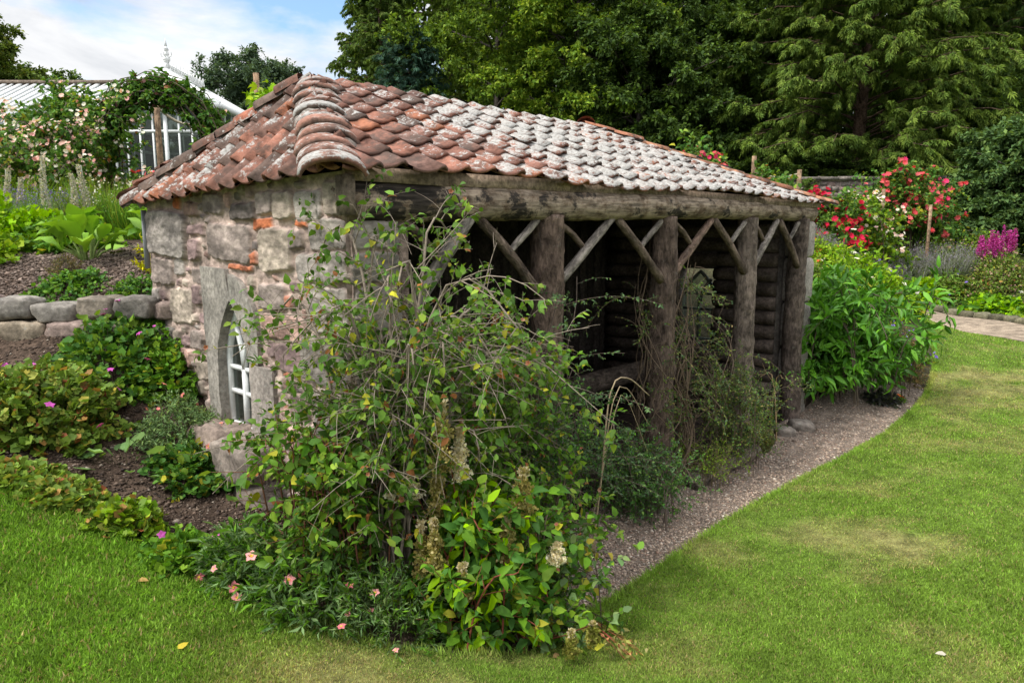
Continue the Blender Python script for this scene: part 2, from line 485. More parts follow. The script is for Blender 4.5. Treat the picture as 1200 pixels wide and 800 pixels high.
def bar(m, p, q, w, d, side, col=(1, 1, 1)):
    """rectangular bar from p to q; side = direction of its width"""
    p, q, side = (np.array(a_, float) for a_ in (p, q, side))
    t = unit(q - p); a_ = unit(side - t * (side @ t)) * w / 2; b_ = unit(np.cross(t, a_)) * d / 2
    v = np.array([e + i * a_ + j * b_ for e in (p, q) for i, j in ((-1, -1), (1, -1), (1, 1), (-1, 1))])
    m.add(v, [[(0, 1, 2, 3)[::-1], (4, 5, 6, 7), (0, 1, 5, 4), (1, 2, 6, 5), (2, 3, 7, 6), (3, 0, 4, 7)]], col)

def inside(poly, x, y):
    c = np.zeros(np.shape(x), bool); n = len(poly)
    for i in range(n):
        x1, y1 = poly[i]; x2, y2 = poly[(i + 1) % n]
        cond = ((y1 > y) != (y2 > y)) & (x < (x2 - x1) * (y - y1) / ((y2 - y1) if y2 != y1 else 1e-9) + x1)
        c ^= cond
    return c

def smooth_line(pts, step=.12):
    p = np.array(pts, float); out = []
    q = np.vstack([2 * p[0] - p[1], p, 2 * p[-1] - p[-2]])
    for i in range(1, len(q) - 2):
        n = max(2, int(np.linalg.norm(q[i + 1] - q[i]) / step))
        for t in np.linspace(0, 1, n, endpoint=False):
            a_ = q[i - 1:i + 3]
            out.append(.5 * ((2 * a_[1]) + (-a_[0] + a_[2]) * t + (2 * a_[0] - 5 * a_[1] + 4 * a_[2] - a_[3]) * t ** 2 + (-a_[0] + 3 * a_[1] - 3 * a_[2] + a_[3]) * t ** 3))
    out.append(p[-1])
    return [tuple(o) for o in out]

def sheet(poly, dz, res, colfn, near=None):
    """triangulated sheet over a polygon that follows the terrain, with a turned-down edge"""
    xs = [p[0] for p in poly]; ys = [p[1] for p in poly]
    gx, gy = np.meshgrid(np.arange(min(xs), max(xs), res), np.arange(min(ys), max(ys), res))
    gx = gx.ravel() + RNG.normal(0, res * .15, gx.size); gy = gy.ravel() + RNG.normal(0, res * .15, gy.size)
    k = inside(poly, gx, gy); pts = [Vector(p) for p in poly] + [Vector((a_, b_)) for a_, b_ in zip(gx[k], gy[k])]
    n = len(poly)
    v2, e, f, *_ = delaunay_2d_cdt(pts, [], [list(range(n))], 1, 1e-5)
    v = np.array([(p.x, p.y) for p in v2])
    z = th(v[:, 0], v[:, 1])
    m = M(); m.add(np.c_[v, z + dz], [np.array([t for t in f if len(t) == 3])], colfn(v[:, 0], v[:, 1]))
    pb = np.array(poly); zb = th(pb[:, 0], pb[:, 1])
    top = np.c_[pb, zb + dz]; bot = np.c_[pb, zb - .05]
    i = np.arange(n); j = (i + 1) % n
    m.add(np.vstack([top, bot]), [np.stack([i, j, j + n, i + n], -1)], colfn(pb[:, 0], pb[:, 1])[list(range(n)) * 2] * .6)
    return m

# ================================================================== SETTING
LAWN_EDGE_PX = [(0,570),(60,595),(130,632),(200,665),(270,692),(340,722),(400,745),(480,768),(560,773),(640,764),(690,722),(740,690),(800,648),
                (850,615),(900,585),(950,558),(1000,532),(1050,500),(1080,470),(1092,440),(1093,412)]
edge = [spot(*p) for p in LAWN_EDGE_PX]
edge_s = smooth_line(edge + [(7.9, 13.3), (8.5, 11.8)], .1)
LAWN = [(-6.5, 5.0), (-4.2, 4.25)] + edge_s + [(9.0, 10.5), (9.3, 8), (9.8, 3), (9.5, -3), (-6.5, -3)]

def lawn_tone(x, y):
    dry = .5 + .7 * (fbm(x * .55 + 3, y * .8, 0, 21, 4) - .5) + .75 * (fbm(x * 2.3, y * 3.4, 0, 22, 4) - .5)
    dry = np.clip((dry - .44) * 3.2, 0, 1)
    # dry ground in the middle of the right lawn and by the front corner of the bed
    w = .35 + .75 * np.exp(-(((x - 3.0) / 1.6) ** 2 + ((y - 4.2) / 1.7) ** 2)) + .7 * np.exp(-(((x - 6.5) / 1.5) ** 2 + ((y - 9.5) / 1.8) ** 2)) + .55 * np.exp(-(((x + .5) / .55) ** 2 + ((y - 2.45) / .35) ** 2))
    lush = np.clip((-x - .8) * 1.2, 0, 1)
    dry = np.clip(dry * w * (1 - .8 * lush), 0, 1)
    return dry, lush

def lawn_col(x, y):
    d, l = lawn_tone(x, y); mt_ = (.72 + .56 * fbm(x * 7, y * 7, 0, 88, 3))[:, None]
    g = np.array([.140, .220, .032]); s = np.array([.30, .285, .10]); f = np.array([.125, .230, .024])
    c = g * (1 - l[:, None]) + f * l[:, None]
    return (c * (1 - d[:, None]) + s * d[:, None]) * mt_

obj('lawn', sheet(LAWN, .03, .12, lambda x, y: lawn_col(x, y) * .62), LAWNBASE, smooth=True, kind='structure')

PATH = [e for e in edge_s[int(len(edge_s) * .42):]]
pe = [spot(*p) for p in LAWN_EDGE_PX[9:19]]
PATHPOLY = [(p[0] + .10, p[1] - .10) for p in smooth_line(pe, .1)] + [spot(1078, 452), (5.2, 9.35), (4.5, 9.25)] + [bw(6.3, -.02), bw(4.6, -.04), bw(3.1, -.03), bw(1.5, -.04), bw(.6, -.12), bw(.5, -.55), (-.05, 3.25)]
obj('gravel_path', sheet(PATHPOLY, .012, .12, lambda x, y: np.array([.22, .175, .14]) * (.75 + .5 * fbm(x * 2, y * 2, 0, 9))[:, None]), GRAVELBASE, smooth=True, kind='structure')
FARPATH = smooth_line([(7.2, 16.3), (7.55, 14.9), (8.05, 13.4), (8.6, 11.8), (9.15, 10.0), (9.5, 7.0)], .3) + smooth_line([(10.8, 7), (10.5, 10.0), (10.15, 12.6), (10.15, 14.4), (9.6, 16.0), (8.6, 17.0)], .3)
obj('garden_path', sheet(FARPATH, .03, .25, lambda x, y: np.array([.31, .245, .18]) * (.9 + .2 * fbm(x * 2, y * 2, 0, 11))[:, None]), GRAVELBASE, smooth=True, kind='structure')

# ground: one sheet to the horizon
def axis(lo, hi, a, b, fine):
    near = np.arange(a, b, fine)
    out1 = b + (hi - b) * np.linspace(0, 1, 40)[1:] ** 2.2 + 0; out0 = a - (a - lo) * np.linspace(0, 1, 40)[1:] ** 2.2
    return np.unique(np.r_[out0, near, out1])
gx = axis(-220, 220, -7, 14, .11); gy = axis(-30, 320, 1.5, 21, .11)
GX, GY = np.meshgrid(gx, gy); GZ = th(GX, GY)
far = np.hypot(GX, GY); GZ = np.where(far > 60, np.minimum(GZ, 4.2), GZ); GZ = np.clip(GZ, -1, 5)
ls = (GX - C0[0]) * CA + (GY - C0[1]) * SA; lw = -(GX - C0[0]) * SA + (GY - C0[1]) * CA
GZ = np.where((ls > .1) & (ls < 6.25) & (lw > .05) & (lw < 2.85), np.minimum(GZ, -.05), GZ)
m = M(); idx = np.arange(GX.size).reshape(GX.shape)
F = np.stack([idx[:-1, :-1], idx[:-1, 1:], idx[1:, 1:], idx[1:, :-1]], -1).reshape(-1, 4)
sc_ = fbm(GX.ravel() * 1.3, GY.ravel() * 1.3, 0, 3)
soil = np.array([.062, .043, .031])[None] * (.6 + .9 * sc_[:, None])
grn = np.array([.045, .062, .02])
k = np.clip((np.hypot(GX.ravel(), GY.ravel()) - 9) / 6, 0, 1)[:, None]
m.add(np.stack([GX, GY, GZ], -1).reshape(-1, 3), [F], soil * (1 - k) + grn * k)
obj('ground', m, SOIL, smooth=True, kind='structure')

# grass blades
def scatter(poly, n, rmin, rmax, power, rng, amin=-.78, amax=.78):
    r = (rmin ** (1 - power) + rng.random(n) * (rmax ** (1 - power) - rmin ** (1 - power))) ** (1 / (1 - power)) if power != 1 else rmin * (rmax / rmin) ** rng.random(n)
    a_ = amin + (amax - amin) * rng.random(n)
    x, y = r * np.sin(a_), r * np.cos(a_)
    k = inside(poly, x, y)
    return x[k], y[k], r[k]

rng = np.random.default_rng(11)
x, y, r = scatter(LAWN, 820000, 2.0, 17, 1.0, rng)
d, l = lawn_tone(x, y); n = len(x)
hz = fbm(x * 1.1, y * 1.1, 0, 31)
P = np.c_[x, y, th(x, y) + .022]
lean = rand_dir(n, rng) * .75; lean[:, 2] = 0
D = np.c_[np.zeros(n), np.zeros(n), np.ones(n)] + lean
L = (.016 + .017 * rng.random(n)) * (1 - .4 * d) * (1 + .45 * l) * (.6 + .8 * hz) * (r / 3) ** .2
Wd = .0037 * (r / 3) ** .85
c = lawn_col(x, y) * np.exp(rng.normal(0, .25, (n, 1)))
straw = rng.random(n) < .06 + .5 * d
c = np.where(straw[:, None], np.array([.27, .22, .10]) * np.exp(rng.normal(0, .2, (n, 1))), c)
m = M(); leaves(m, P, D, rand_dir(n, rng), L, Wd, 'di', c)
# longer tufts hanging over the cut edge
ed = np.array(edge_s[: int(len(edge_s) * .8)])
i = rng.integers(0, len(ed) - 1, 9000); f = rng.random((9000, 1)); q = ed[i] * (1 - f) + ed[i + 1] * f
tn = ed[i + 1] - ed[i]; nr = np.c_[-tn[:, 1], tn[:, 0]]; nr /= np.linalg.norm(nr, axis=1, keepdims=True) + 1e-9
q = q - nr * rng.random((9000, 1)) * .05
D = np.c_[nr * (rng.random((9000, 1)) * 1.3 - .2), np.ones(9000) * .9] + rng.normal(0, .35, (9000, 3))
rr = np.hypot(q[:, 0], q[:, 1])
leaves(m, np.c_[q, th(q[:, 0], q[:, 1]) + .015], D, rand_dir(9000, rng), .035 + .035 * rng.random(9000), .0045 * (rr / 3) ** .8, 'bl', lawn_col(q[:, 0], q[:, 1]) * np.exp(rng.normal(0, .25, (9000, 1))) * np.array([.95, 1.0, .9]))
obj('grass', m, GRASS, kind='stuff')

# loose gravel
rng = np.random.default_rng(12)
def pebbles(poly, n, rmin, rmax, size, pal, dz, amin=-.3, amax=.62, lawnmask=True):
    x, y, r = scatter(poly, n, rmin, rmax, 1.2, rng, amin, amax)
    if lawnmask:
        k = ~inside(LAWN, x, y); x, y, r = x[k], y[k], r[k]
    n = len(x)
    oc = np.array([(1,0,0),(-1,0,0),(0,1,0),(0,-1,0),(0,0,1),(0,0,-1)], float)
    fc = np.array([(0,2,4),(2,1,4),(1,3,4),(3,0,4),(2,0,5),(1,2,5),(3,1,5),(0,3,5)])
    s = size * np.exp(rng.normal(0, .35, (n, 1, 1))) * (r[:, None, None] / 4) ** .25
    sc3 = s * np.array([1, .75, .5]) * (.8 + .5 * rng.random((n, 1, 3)))
    a_ = rng.random(n) * 6.283; ca, sa = np.cos(a_), np.sin(a_)
    v = oc[None] * sc3 + rng.normal(0, .12, (n, 6, 3)) * s
    vx = v[..., 0] * ca[:, None] - v[..., 1] * sa[:, None]; vy = v[..., 0] * sa[:, None] + v[..., 1] * ca[:, None]
    V = np.stack([vx + x[:, None], vy + y[:, None], v[..., 2] + th(x, y)[:, None] + dz + s[:, :, 0] * .15], -1)
    m = M(); m.add(V.reshape(-1, 3), [(np.arange(n)[:, None, None] * 6 + fc[None]).reshape(-1, 3)], np.repeat(pick(n, pal, rng, .25), 6, 0))
    return m
GP = [(4, (.31, .235, .175)), (3, (.18, .135, .105)), (3, (.40, .305, .23)), (1, (.52, .45, .37)), (1.5, (.28, .18, .13))]
obj('gravel', pebbles(PATHPOLY, 190000, 3.0, 12, .0075, GP, .012), PEBBLE, smooth=True, kind='stuff')
BED = [(-6, 5.2), (-2.9, 5.4), (-.84, 3.58), (.5, 4.9), (.9, 5.0), (.2, 3.0), (-.7, 2.5), (-3, 3), (-6, 4.4)]
SOILPAL = [(4, (.055, .037, .026)), (3, (.09, .062, .045)), (2, (.15, .11, .08)), (1, (.035, .025, .02)), (.5, (.24, .20, .16))]
obj('soil_crumbs', pebbles(BED, 70000, 2.6, 7.0, .010, SOILPAL, .0, -.9, .35), PEBBLE, kind='stuff')
UPBED = [(-7, 5.6), (-2.9, 5.6), (-2.95, 7.4), (-7, 7.6)]
obj('bark_mulch', pebbles(UPBED, 60000, 5.6, 9, .014, [(4, (.12, .085, .065)), (3, (.08, .055, .04)), (2, (.2, .15, .12))], .0, -.95, -.3, False), PEBBLE, kind='stuff')

# ================================================================== SHELTER
sh = thing('garden_shelter', 'old open-fronted rubble stone garden shelter with red pantile hipped roof and rustic log posts', 'shelter', (C0[0], C0[1], 0), rot=AX, local=True)
rng = np.random.default_rng(5)

# opening of the lancet windows, in (w, z) about a centre line
def lancet(cw, half, z0, zs, zt, n=10):
    """closed outline: bottom right, up, apex, down to bottom left (w falls to the right in the photo)"""
    r = [(cw - half, z0)]; l = []
    for i in range(n + 1):
        t = i / n
        x = half * (1 - t ** 1.75); z = zs + (zt - zs) * t
        if i < n: r.append((cw - x, z)); l.append((cw + x, z))
    l.append((cw + half, z0))
    l = [(cw + half, z0)] + l[:-1]
    return r + [(cw, zt)] + l[::-1]
OPEN = lancet(1.40, .235, .86, 1.30, 1.73)

def pack(w0, w1, z0, z1, big, rng, block=()):
    """stone rectangles: the given ones, then smaller and smaller rubble in what is left"""
    res = .01; nw, nz = int((w1 - w0) / res), int((z1 - z0) / res)
    occ = np.zeros((nz, nw), bool)
    gw, gz = np.meshgrid(w0 + (np.arange(nw) + .5) * res, z0 + (np.arange(nz) + .5) * res)
    for b in block: occ |= inside(b, gw, gz)
    out = []
    def put(r, g=.010):
        i0, i1 = int((r[0] - g - w0) / res), int((r[1] + g - w0) / res); j0, j1 = int((r[2] - g - z0) / res), int((r[3] + g - z0) / res)
        occ[max(j0, 0):j1, max(i0, 0):i1] = True; out.append(r)
    for r in big: put(r)
    for (lw_, hw_, lh, hh, tries) in ((.2, .34, .13, .2, 500), (.13, .24, .09, .15, 1500), (.07, .16, .05, .10, 3500), (.04, .09, .03, .06, 5000)):
        for _ in range(tries):
            a_, h_ = rng.uniform(lw_, hw_), rng.uniform(lh, hh)
            x_, y_ = rng.uniform(w0 + .01, max(w1 - a_ - .01, w0 + .011)), rng.uniform(z0, z1 - h_)
            i0, i1 = int((x_ - w0) / res), int((x_ + a_ - w0) / res); j0, j1 = int((y_ - z0) / res), int((y_ + h_ - z0) / res)
            if not occ[j0:j1 + 1, i0:i1 + 1].any(): put((x_, x_ + a_, y_, y_ + h_, None))
    return out

GREY = (.265, .215, .185); BUFF = (.32, .265, .21); PURP = (.215, .15, .14); DARK = (.15, .125, .11); BRICK = (.50, .16, .07); PINK = (.33, .21, .17); DGREY = (.275, .242, .212)
def stonewall(stones, w0, w1, z0, z1, rng, hole=None, res=.0075, seed=0):
    """relief of stones and mortar; returns (W, Z, height, colour)"""
    nw, nz = int((w1 - w0) / res), int((z1 - z0) / res)
    W, Z = np.meshgrid(np.linspace(w0, w1, nw), np.linspace(z0, z1, nz))
    wx = W + .030 * (fbm(W * 9, Z * 9, 0, 41 + seed, 3) - .5) + .014 * (fbm(W * 34, Z * 34, 0, 47 + seed, 2) - .5)
    wz = Z + .030 * (fbm(W * 9, Z * 9, 3, 43 + seed, 3) - .5) + .014 * (fbm(W * 34, Z * 34, 5, 49 + seed, 2) - .5)
    best = np.full(W.shape, -9.0); who = np.full(W.shape, -1)
    for i, s_ in enumerate(stones):
        a_, b_, c_, d_ = s_[:4]
        hw, hh = (b_ - a_) / 2, (d_ - c_) / 2; rad = min(hw, hh) * .45
        tl = rng.normal(0, .03); dx = wx - (a_ + b_) / 2; dz_ = wz - (c_ + d_) / 2
        dx, dz_ = dx + tl * dz_, dz_ - tl * dx
        qx, qz = np.abs(dx) - hw + rad, np.abs(dz_) - hh + rad
        sd = rad - np.hypot(np.maximum(qx, 0), np.maximum(qz, 0)) - np.minimum(np.maximum(qx, qz), 0)
        k_ = sd > best; best = np.where(k_, sd, best); who = np.where(k_, i, who)
    off = rng.normal(0, .006, len(stones) + 1)
    tone = []
    for s_ in stones:
        if s_[4] is not None: base = np.array(s_[4])
        else:
            base = np.array([GREY, BUFF, PURP, DARK, PINK, DGREY][rng.choice(6, p=[.28, .14, .24, .14, .12, .08])])
            if rng.random() < .03: base = np.array(BRICK)
        tone.append(base * math.exp(rng.normal(0, .13)))
    tone = np.array(tone)
    st = np.clip((best + .003) / .010, 0, 1); st = st * st * (3 - 2 * st)
    rough = .024 * (fbm(W * 6, Z * 11, 1, 61 + seed, 4) - .5) + .009 * (fbm(W * 24, Z * 46, 2, 67 + seed, 3) - .5)
    h = st * (.030 + off[who] * 1.3 + rough) + (1 - st) * (.012 * (fbm(W * 30, Z * 30, 0, 71 + seed, 3) - .5) + .004)
    mort = np.array(MORTARCOL)[None, None] * (.72 + .55 * fbm(W * 6, Z * 6, 0, 73 + seed))[..., None]
    lay = .72 + .56 * fbm(W * 4, Z * 16, 0, 79 + seed)[..., None]
    col = mort * (1 - st[..., None]) + tone[who] * lay * st[..., None]
    gr = fbm(W * 20, Z * 38, 4, 83 + seed, 3)[..., None]
    col = col * (.62 + .76 * gr)
    return W, Z, h, col

def relief_mesh(W, Z, h, col, fn, hole=None, flip=False):
    m = M(); idx = np.arange(W.size).reshape(W.shape)
    F = np.stack([idx[:-1, :-1], idx[:-1, 1:], idx[1:, 1:], idx[1:, :-1]], -1)
    cw = (W[:-1, :-1] + W[1:, 1:]) / 2; cz = (Z[:-1, :-1] + Z[1:, 1:]) / 2
    k_ = np.ones(cw.shape, bool)
    if hole is not None: k_ = ~inside(hole, cw, cz)
    F = F[k_]
    if flip: F = F[:, ::-1]
    V = fn(W, Z, h).reshape(-1, 3)
    K = V.copy(); K[:, :2] *= .5
    m.add(V, [F], col.reshape(-1, 3), K)
    return m

SUR_L = [(1.635, .84), (1.80, .84), (1.82, 1.40), (1.84, 1.94), (1.45, 1.93), (1.40, 1.73)] + [p for p in OPEN[12:-1]]
SUR_T = [(1.40, 1.73), (1.40, 1.90), (1.24, 1.86), (1.07, 1.70), (1.02, 1.50), (1.03, 1.335), (1.165, 1.335)] + [p for p in OPEN[1:11] if p[1] > 1.335]
SUR_R = [(.83, .80), (1.165, .80), (1.165, 1.331), (.86, 1.32)]
# outlines for the relief hole: inner part of the opening
big = [(2.08, 2.80, 2.0, 2.34, DGREY), (2.39, 2.80, 1.78, 1.98, GREY), (2.05, 2.48, 1.50, 1.76, BUFF), (1.08, 1.71, 1.985, 2.225, GREY), (.58, .97, 1.93, 2.185, BUFF),
       (.53, .75, 2.235, 2.40, BUFF), (.235, .51, 2.225, 2.385, DGREY), (.015, .22, 2.24, 2.42, BUFF), (.005, .385, 2.065, 2.225, DGREY), (.005, .50, 1.885, 2.05, DGREY),
       (.005, .40, 1.60, 1.87, DGREY), (.005, .52, 1.30, 1.585, DGREY), (.005, .38, 1.0, 1.285, DGREY), (.005, .5, .66, .985, GREY), (.67, 1.01, 1.70, 1.86, GREY), (.99, 1.31, 2.24, 2.35, DARK),
       (.79, 1.03, 2.18, 2.245, BRICK), (.40, .53, 2.195, 2.23, BRICK), (1.08, 1.41, 1.925, 1.968, (.42, .15, .08)), (1.0, 1.07, 1.965, 2.05, (.42, .15, .08)), (.58, .66, 1.72, 1.80, (.40, .17, .11)),
       (.45, .6, 2.07, 2.18, GREY), (1.78, 2.05, 2.16, 2.23, PURP), (1.86, 2.04, 1.98, 2.13, PURP), (1.90, 2.05, 1.66, 1.80, PURP), (.45, .98, 1.52, 1.67, PINK), (.5, .8, 1.34, 1.50, PURP)]
blocks = [[(.84, .80), (1.82, .80), (1.84, 1.94), (1.40, 1.94), (1.24, 1.88), (1.06, 1.71), (1.02, 1.33), (.85, 1.33)]]
stones = pack(0, 2.86, -.2, 2.46, big, rng, blocks)
W_, Z_, h_, c_ = stonewall(stones, -.02, 2.87, -.2, 2.47, rng)
HOLE = [(1.115 + .04, .85), (1.115 + .04, 1.3)] + [p for p in OPEN[1:-1]] + [(1.645, .85)]
# wall colour darkens towards the foot, reaching higher at the near corner
foot = np.clip((1.25 - Z_ - .25 * W_) * .9, 0, .55)[..., None]
c_ = c_ * (1 - foot * .4)
obj('gable_wall', relief_mesh(W_, Z_, h_, c_, lambda w, z, h: np.stack([-h, w, z], -1), HOLE), STONE, sh, smooth=True)
fr = [(.0, .30, 2.065, 2.225, DGREY), (.0, .30, 1.885, 2.05, DGREY), (.0, .30, 1.62, 1.87, DGREY), (.0, .30, 1.30, 1.6, DGREY), (.0, .3, 1.0, 1.285, DGREY), (.0, .3, .66, .985, GREY), (0, .3, .3, .64, GREY)]
Wf, Zf, hf, cf = stonewall(fr, -.03, .30, -.1, 2.24, rng, seed=9)
obj('corner_return', relief_mesh(Wf, Zf, hf, cf, lambda w, z, h: np.stack([w, -h, z], -1), flip=True), STONE, sh, smooth=True)

# wall core (the thickness of the stone walls) - back, far end and the inner face of the near gable
m = M()
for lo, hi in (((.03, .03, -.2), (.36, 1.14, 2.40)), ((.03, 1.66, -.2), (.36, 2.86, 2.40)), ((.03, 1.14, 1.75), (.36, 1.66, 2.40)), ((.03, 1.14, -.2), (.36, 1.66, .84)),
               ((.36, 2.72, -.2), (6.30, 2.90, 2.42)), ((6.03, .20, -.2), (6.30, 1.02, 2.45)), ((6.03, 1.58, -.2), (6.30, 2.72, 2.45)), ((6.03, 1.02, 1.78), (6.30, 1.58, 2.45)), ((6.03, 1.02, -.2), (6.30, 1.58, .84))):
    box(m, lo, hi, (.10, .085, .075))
obj('wall_core', m, STONE, sh)
# far corner pier of dressed stone, outer face of the far gable
m = M()
for j, (z0, z1) in enumerate(((-.2, .35), (.36, .85), (.86, 1.40), (1.41, 1.93), (1.94, 2.36))):
    v0 = len(m.V)
    blob(m, (6.27, .10, (z0 + z1) / 2), (.17 + .01 * (j % 2), .135, (z1 - z0) / 2 + .005), np.array(DGREY) * (1.3 if j > 2 else .9), rng, 12, .06, j + 3, .3)
obj('corner_pier', m, DRESSED, sh, smooth=True)

# window surround: dressed stones with the deep splayed reveal
def extrude(m, poly, s0, s1, col, rev=None):
    """polygon in (w, z) pushed from s0 (outer) to s1"""
    n = len(poly); p = np.array(poly)
    # subdivide the outline so the noise can wobble it
    out = []
    for i in range(n):
        q0, q1 = p[i], p[(i + 1) % n]; k = max(1, int(np.hypot(*(q1 - q0)) / .05))
        for t in range(k): out.append(q0 + (q1 - q0) * t / k)
    p = np.array(out); n = len(p)
    p = p + .006 * (np.c_[fbm(p[:, 0] * 14, p[:, 1] * 14, 1, 5), fbm(p[:, 0] * 14, p[:, 1] * 14, 4, 6)] - .5)
    v2, e, f, *_ = delaunay_2d_cdt([Vector(q) for q in p] + [Vector(q) for q in grid_in(p)], [], [list(range(n))], 1, 1e-6)
    v = np.array([(q.x, q.y) for q in v2]); hgt = .014 * (fbm(v[:, 0] * 14, v[:, 1] * 14, 0, 8) - .5)
    m.add(np.c_[s0 - hgt, v], [np.array([t for t in f if len(t) == 3])], col)
    i = np.arange(n); j = (i + 1) % n
    hp = .014 * (fbm(p[:, 0] * 14, p[:, 1] * 14, 0, 8) - .5)
    m.add(np.vstack([np.c_[s0 - hp, p], np.c_[np.full(n, s1), p]]), [np.stack([i, j, j + n, i + n], -1)], col)

def grid_in(p, st=.03):
    gx, gy = np.meshgrid(np.arange(p[:, 0].min(), p[:, 0].max(), st), np.arange(p[:, 1].min(), p[:, 1].max(), st))
    k = inside(p, gx, gy); return list(zip(gx[k], gy[k]))

win = obj('window_surround', (lambda m: (extrude(m, SUR_L, -.034, .13, (.27, .245, .21)), extrude(m, SUR_T, -.036, .13, (.275, .25, .215)), extrude(m, SUR_R, -.032, .13, (.27, .235, .205)), m)[-1])(M()), DRESSED, sh)
# sill: rough boulders under the window
for k, (w, z, rw, rs, rz, cc) in enumerate(((1.50, .72, .22, .17, .16, (.27, .21, .17)), (1.05, .74, .25, .20, .125, (.24, .20, .165)), (1.15, .52, .42, .14, .12, (.17, .14, .115)))):
    m = M(); blob(m, (-.09, w, z), (rs, rw, rz), cc, rng, 16, .22, 20 + k, .42); obj('sill_stone', m, ROCK, sh, smooth=True)

def frame_sweep(m, pts, s, wd, dp):
    """square-section strip with mitred joints along a line in (w, z)"""
    p = np.array(pts, float); d = unit(np.diff(p, axis=0)); t = unit(np.vstack([d[:1], d[:-1] + d[1:], d[-1:]]))
    nr = np.c_[-t[:, 1], t[:, 0]] * wd / 2; n = len(p)
    V = np.concatenate([np.c_[np.full(n, s + a_ * dp / 2), p + b_ * nr] for a_, b_ in ((-1, -1), (-1, 1), (1, 1), (1, -1))])
    k = np.arange(n - 1)
    m.add(V, [np.concatenate([np.stack([k + q * n, k + 1 + q * n, k + 1 + ((q + 1) % 4) * n, k + ((q + 1) % 4) * n], -1) for q in range(4)]), np.array([(0, n, 2 * n, 3 * n), (n - 1, 4 * n - 1, 3 * n - 1, 2 * n - 1)])])

def lancet_window(name, cw, half, z0, zs, zt, s, glassmat, framemat, bars, lead=False):
    outl = lancet(cw, half, z0, zs, zt, 9)
    m = M(); wd = .045 if not lead else .03
    frame_sweep(m, outl, s, wd, .05); frame_sweep(m, [outl[-1], outl[0]], s, wd, .05)
    w = obj(name, m, framemat, sh)
    m = M()
    # Y tracery: a mullion that forks into two arcs
    frame_sweep(m, [(cw, z0), (cw, zs - .02)], s, .036, .045)
    for sg in (-1, 1):
        frame_sweep(m, [(cw, zs - .03), (cw + sg * half * .12, zs + (zt - zs) * .28), (cw + sg * half * .36, zs + (zt - zs) * .55), (cw + sg * half * .62, zs + (zt - zs) * .74)], s, .03, .04)
    for zb in bars:
        for sg in (-1, 1): bar(m, (s, cw + sg * .02, zb), (s, cw + sg * (half - .02), zb), .028, .035, (0, 0, 1))
    obj('glazing_bar', m, framemat, w)
    v2, e, f, *_ = delaunay_2d_cdt([Vector(p) for p in outl], [], [list(range(len(outl)))], 1, 1e-6)
    m = M(); v = np.array([(s + .004, p.x, p.y) for p in v2]); m.add(v, [np.array([t for t in f if len(t) == 3])], (1, 1, 1))
    obj('pane', m, glassmat, w)
    return w
lancet_window('window', 1.40, .225, .84, 1.27, 1.70, .055, PANE, WHITE, (1.08, 1.25))
lancet_window('window', 1.30, .25, .86, 1.35, 1.74, 6.15, BACKLITPANE, mat_plain('dull_lead', (.16, .18, .15), .7), (1.05, 1.25, 1.45), True)

# floor, boards
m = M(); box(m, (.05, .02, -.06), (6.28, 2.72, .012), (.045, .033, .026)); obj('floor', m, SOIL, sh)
m = M()
for i in range(13):          # half-log slats on the far end wall
    z0 = .10 + i * .172
    for a_, b_ in ((.24, 1.03), (1.57, 2.70)) if .75 < z0 < 1.75 else ((.24, 2.70),):
        p = np.linspace((6.03, a_, z0 + .08), (6.03, b_, z0 + .08 + rng.normal(0, .012)), 10)[None]
        tubes(m, p, .088, .084, 9, np.array((.105, .08, .066)) * rng.uniform(.7, 1.35), .07, rng)
obj('end_boarding', m, PLANK, sh, smooth=True)
m = M()
for i in range(36):
    s0 = .40 + i * .156
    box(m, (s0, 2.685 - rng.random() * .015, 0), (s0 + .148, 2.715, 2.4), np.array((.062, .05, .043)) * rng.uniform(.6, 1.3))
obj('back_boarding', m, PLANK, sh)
# log bench along the back, on short legs
m = M(); tubes(m, np.linspace((.8, 1.75, .44), (5.75, 1.75, .46), 24)[None], .13, .125, 12, (.13, .10, .08), .06, rng); bench = obj('bench', m, BARK, sh, smooth=True)
for s_ in (1.0, 2.6, 4.2, 5.5):
    m = M(); tubes(m, np.array([[(s_, 1.75, 0), (s_, 1.75, .2), (s_, 1.75, .36)]]), .085, .08, 9, (.11, .085, .07), .08, rng); obj('leg', m, BARK, bench, smooth=True)

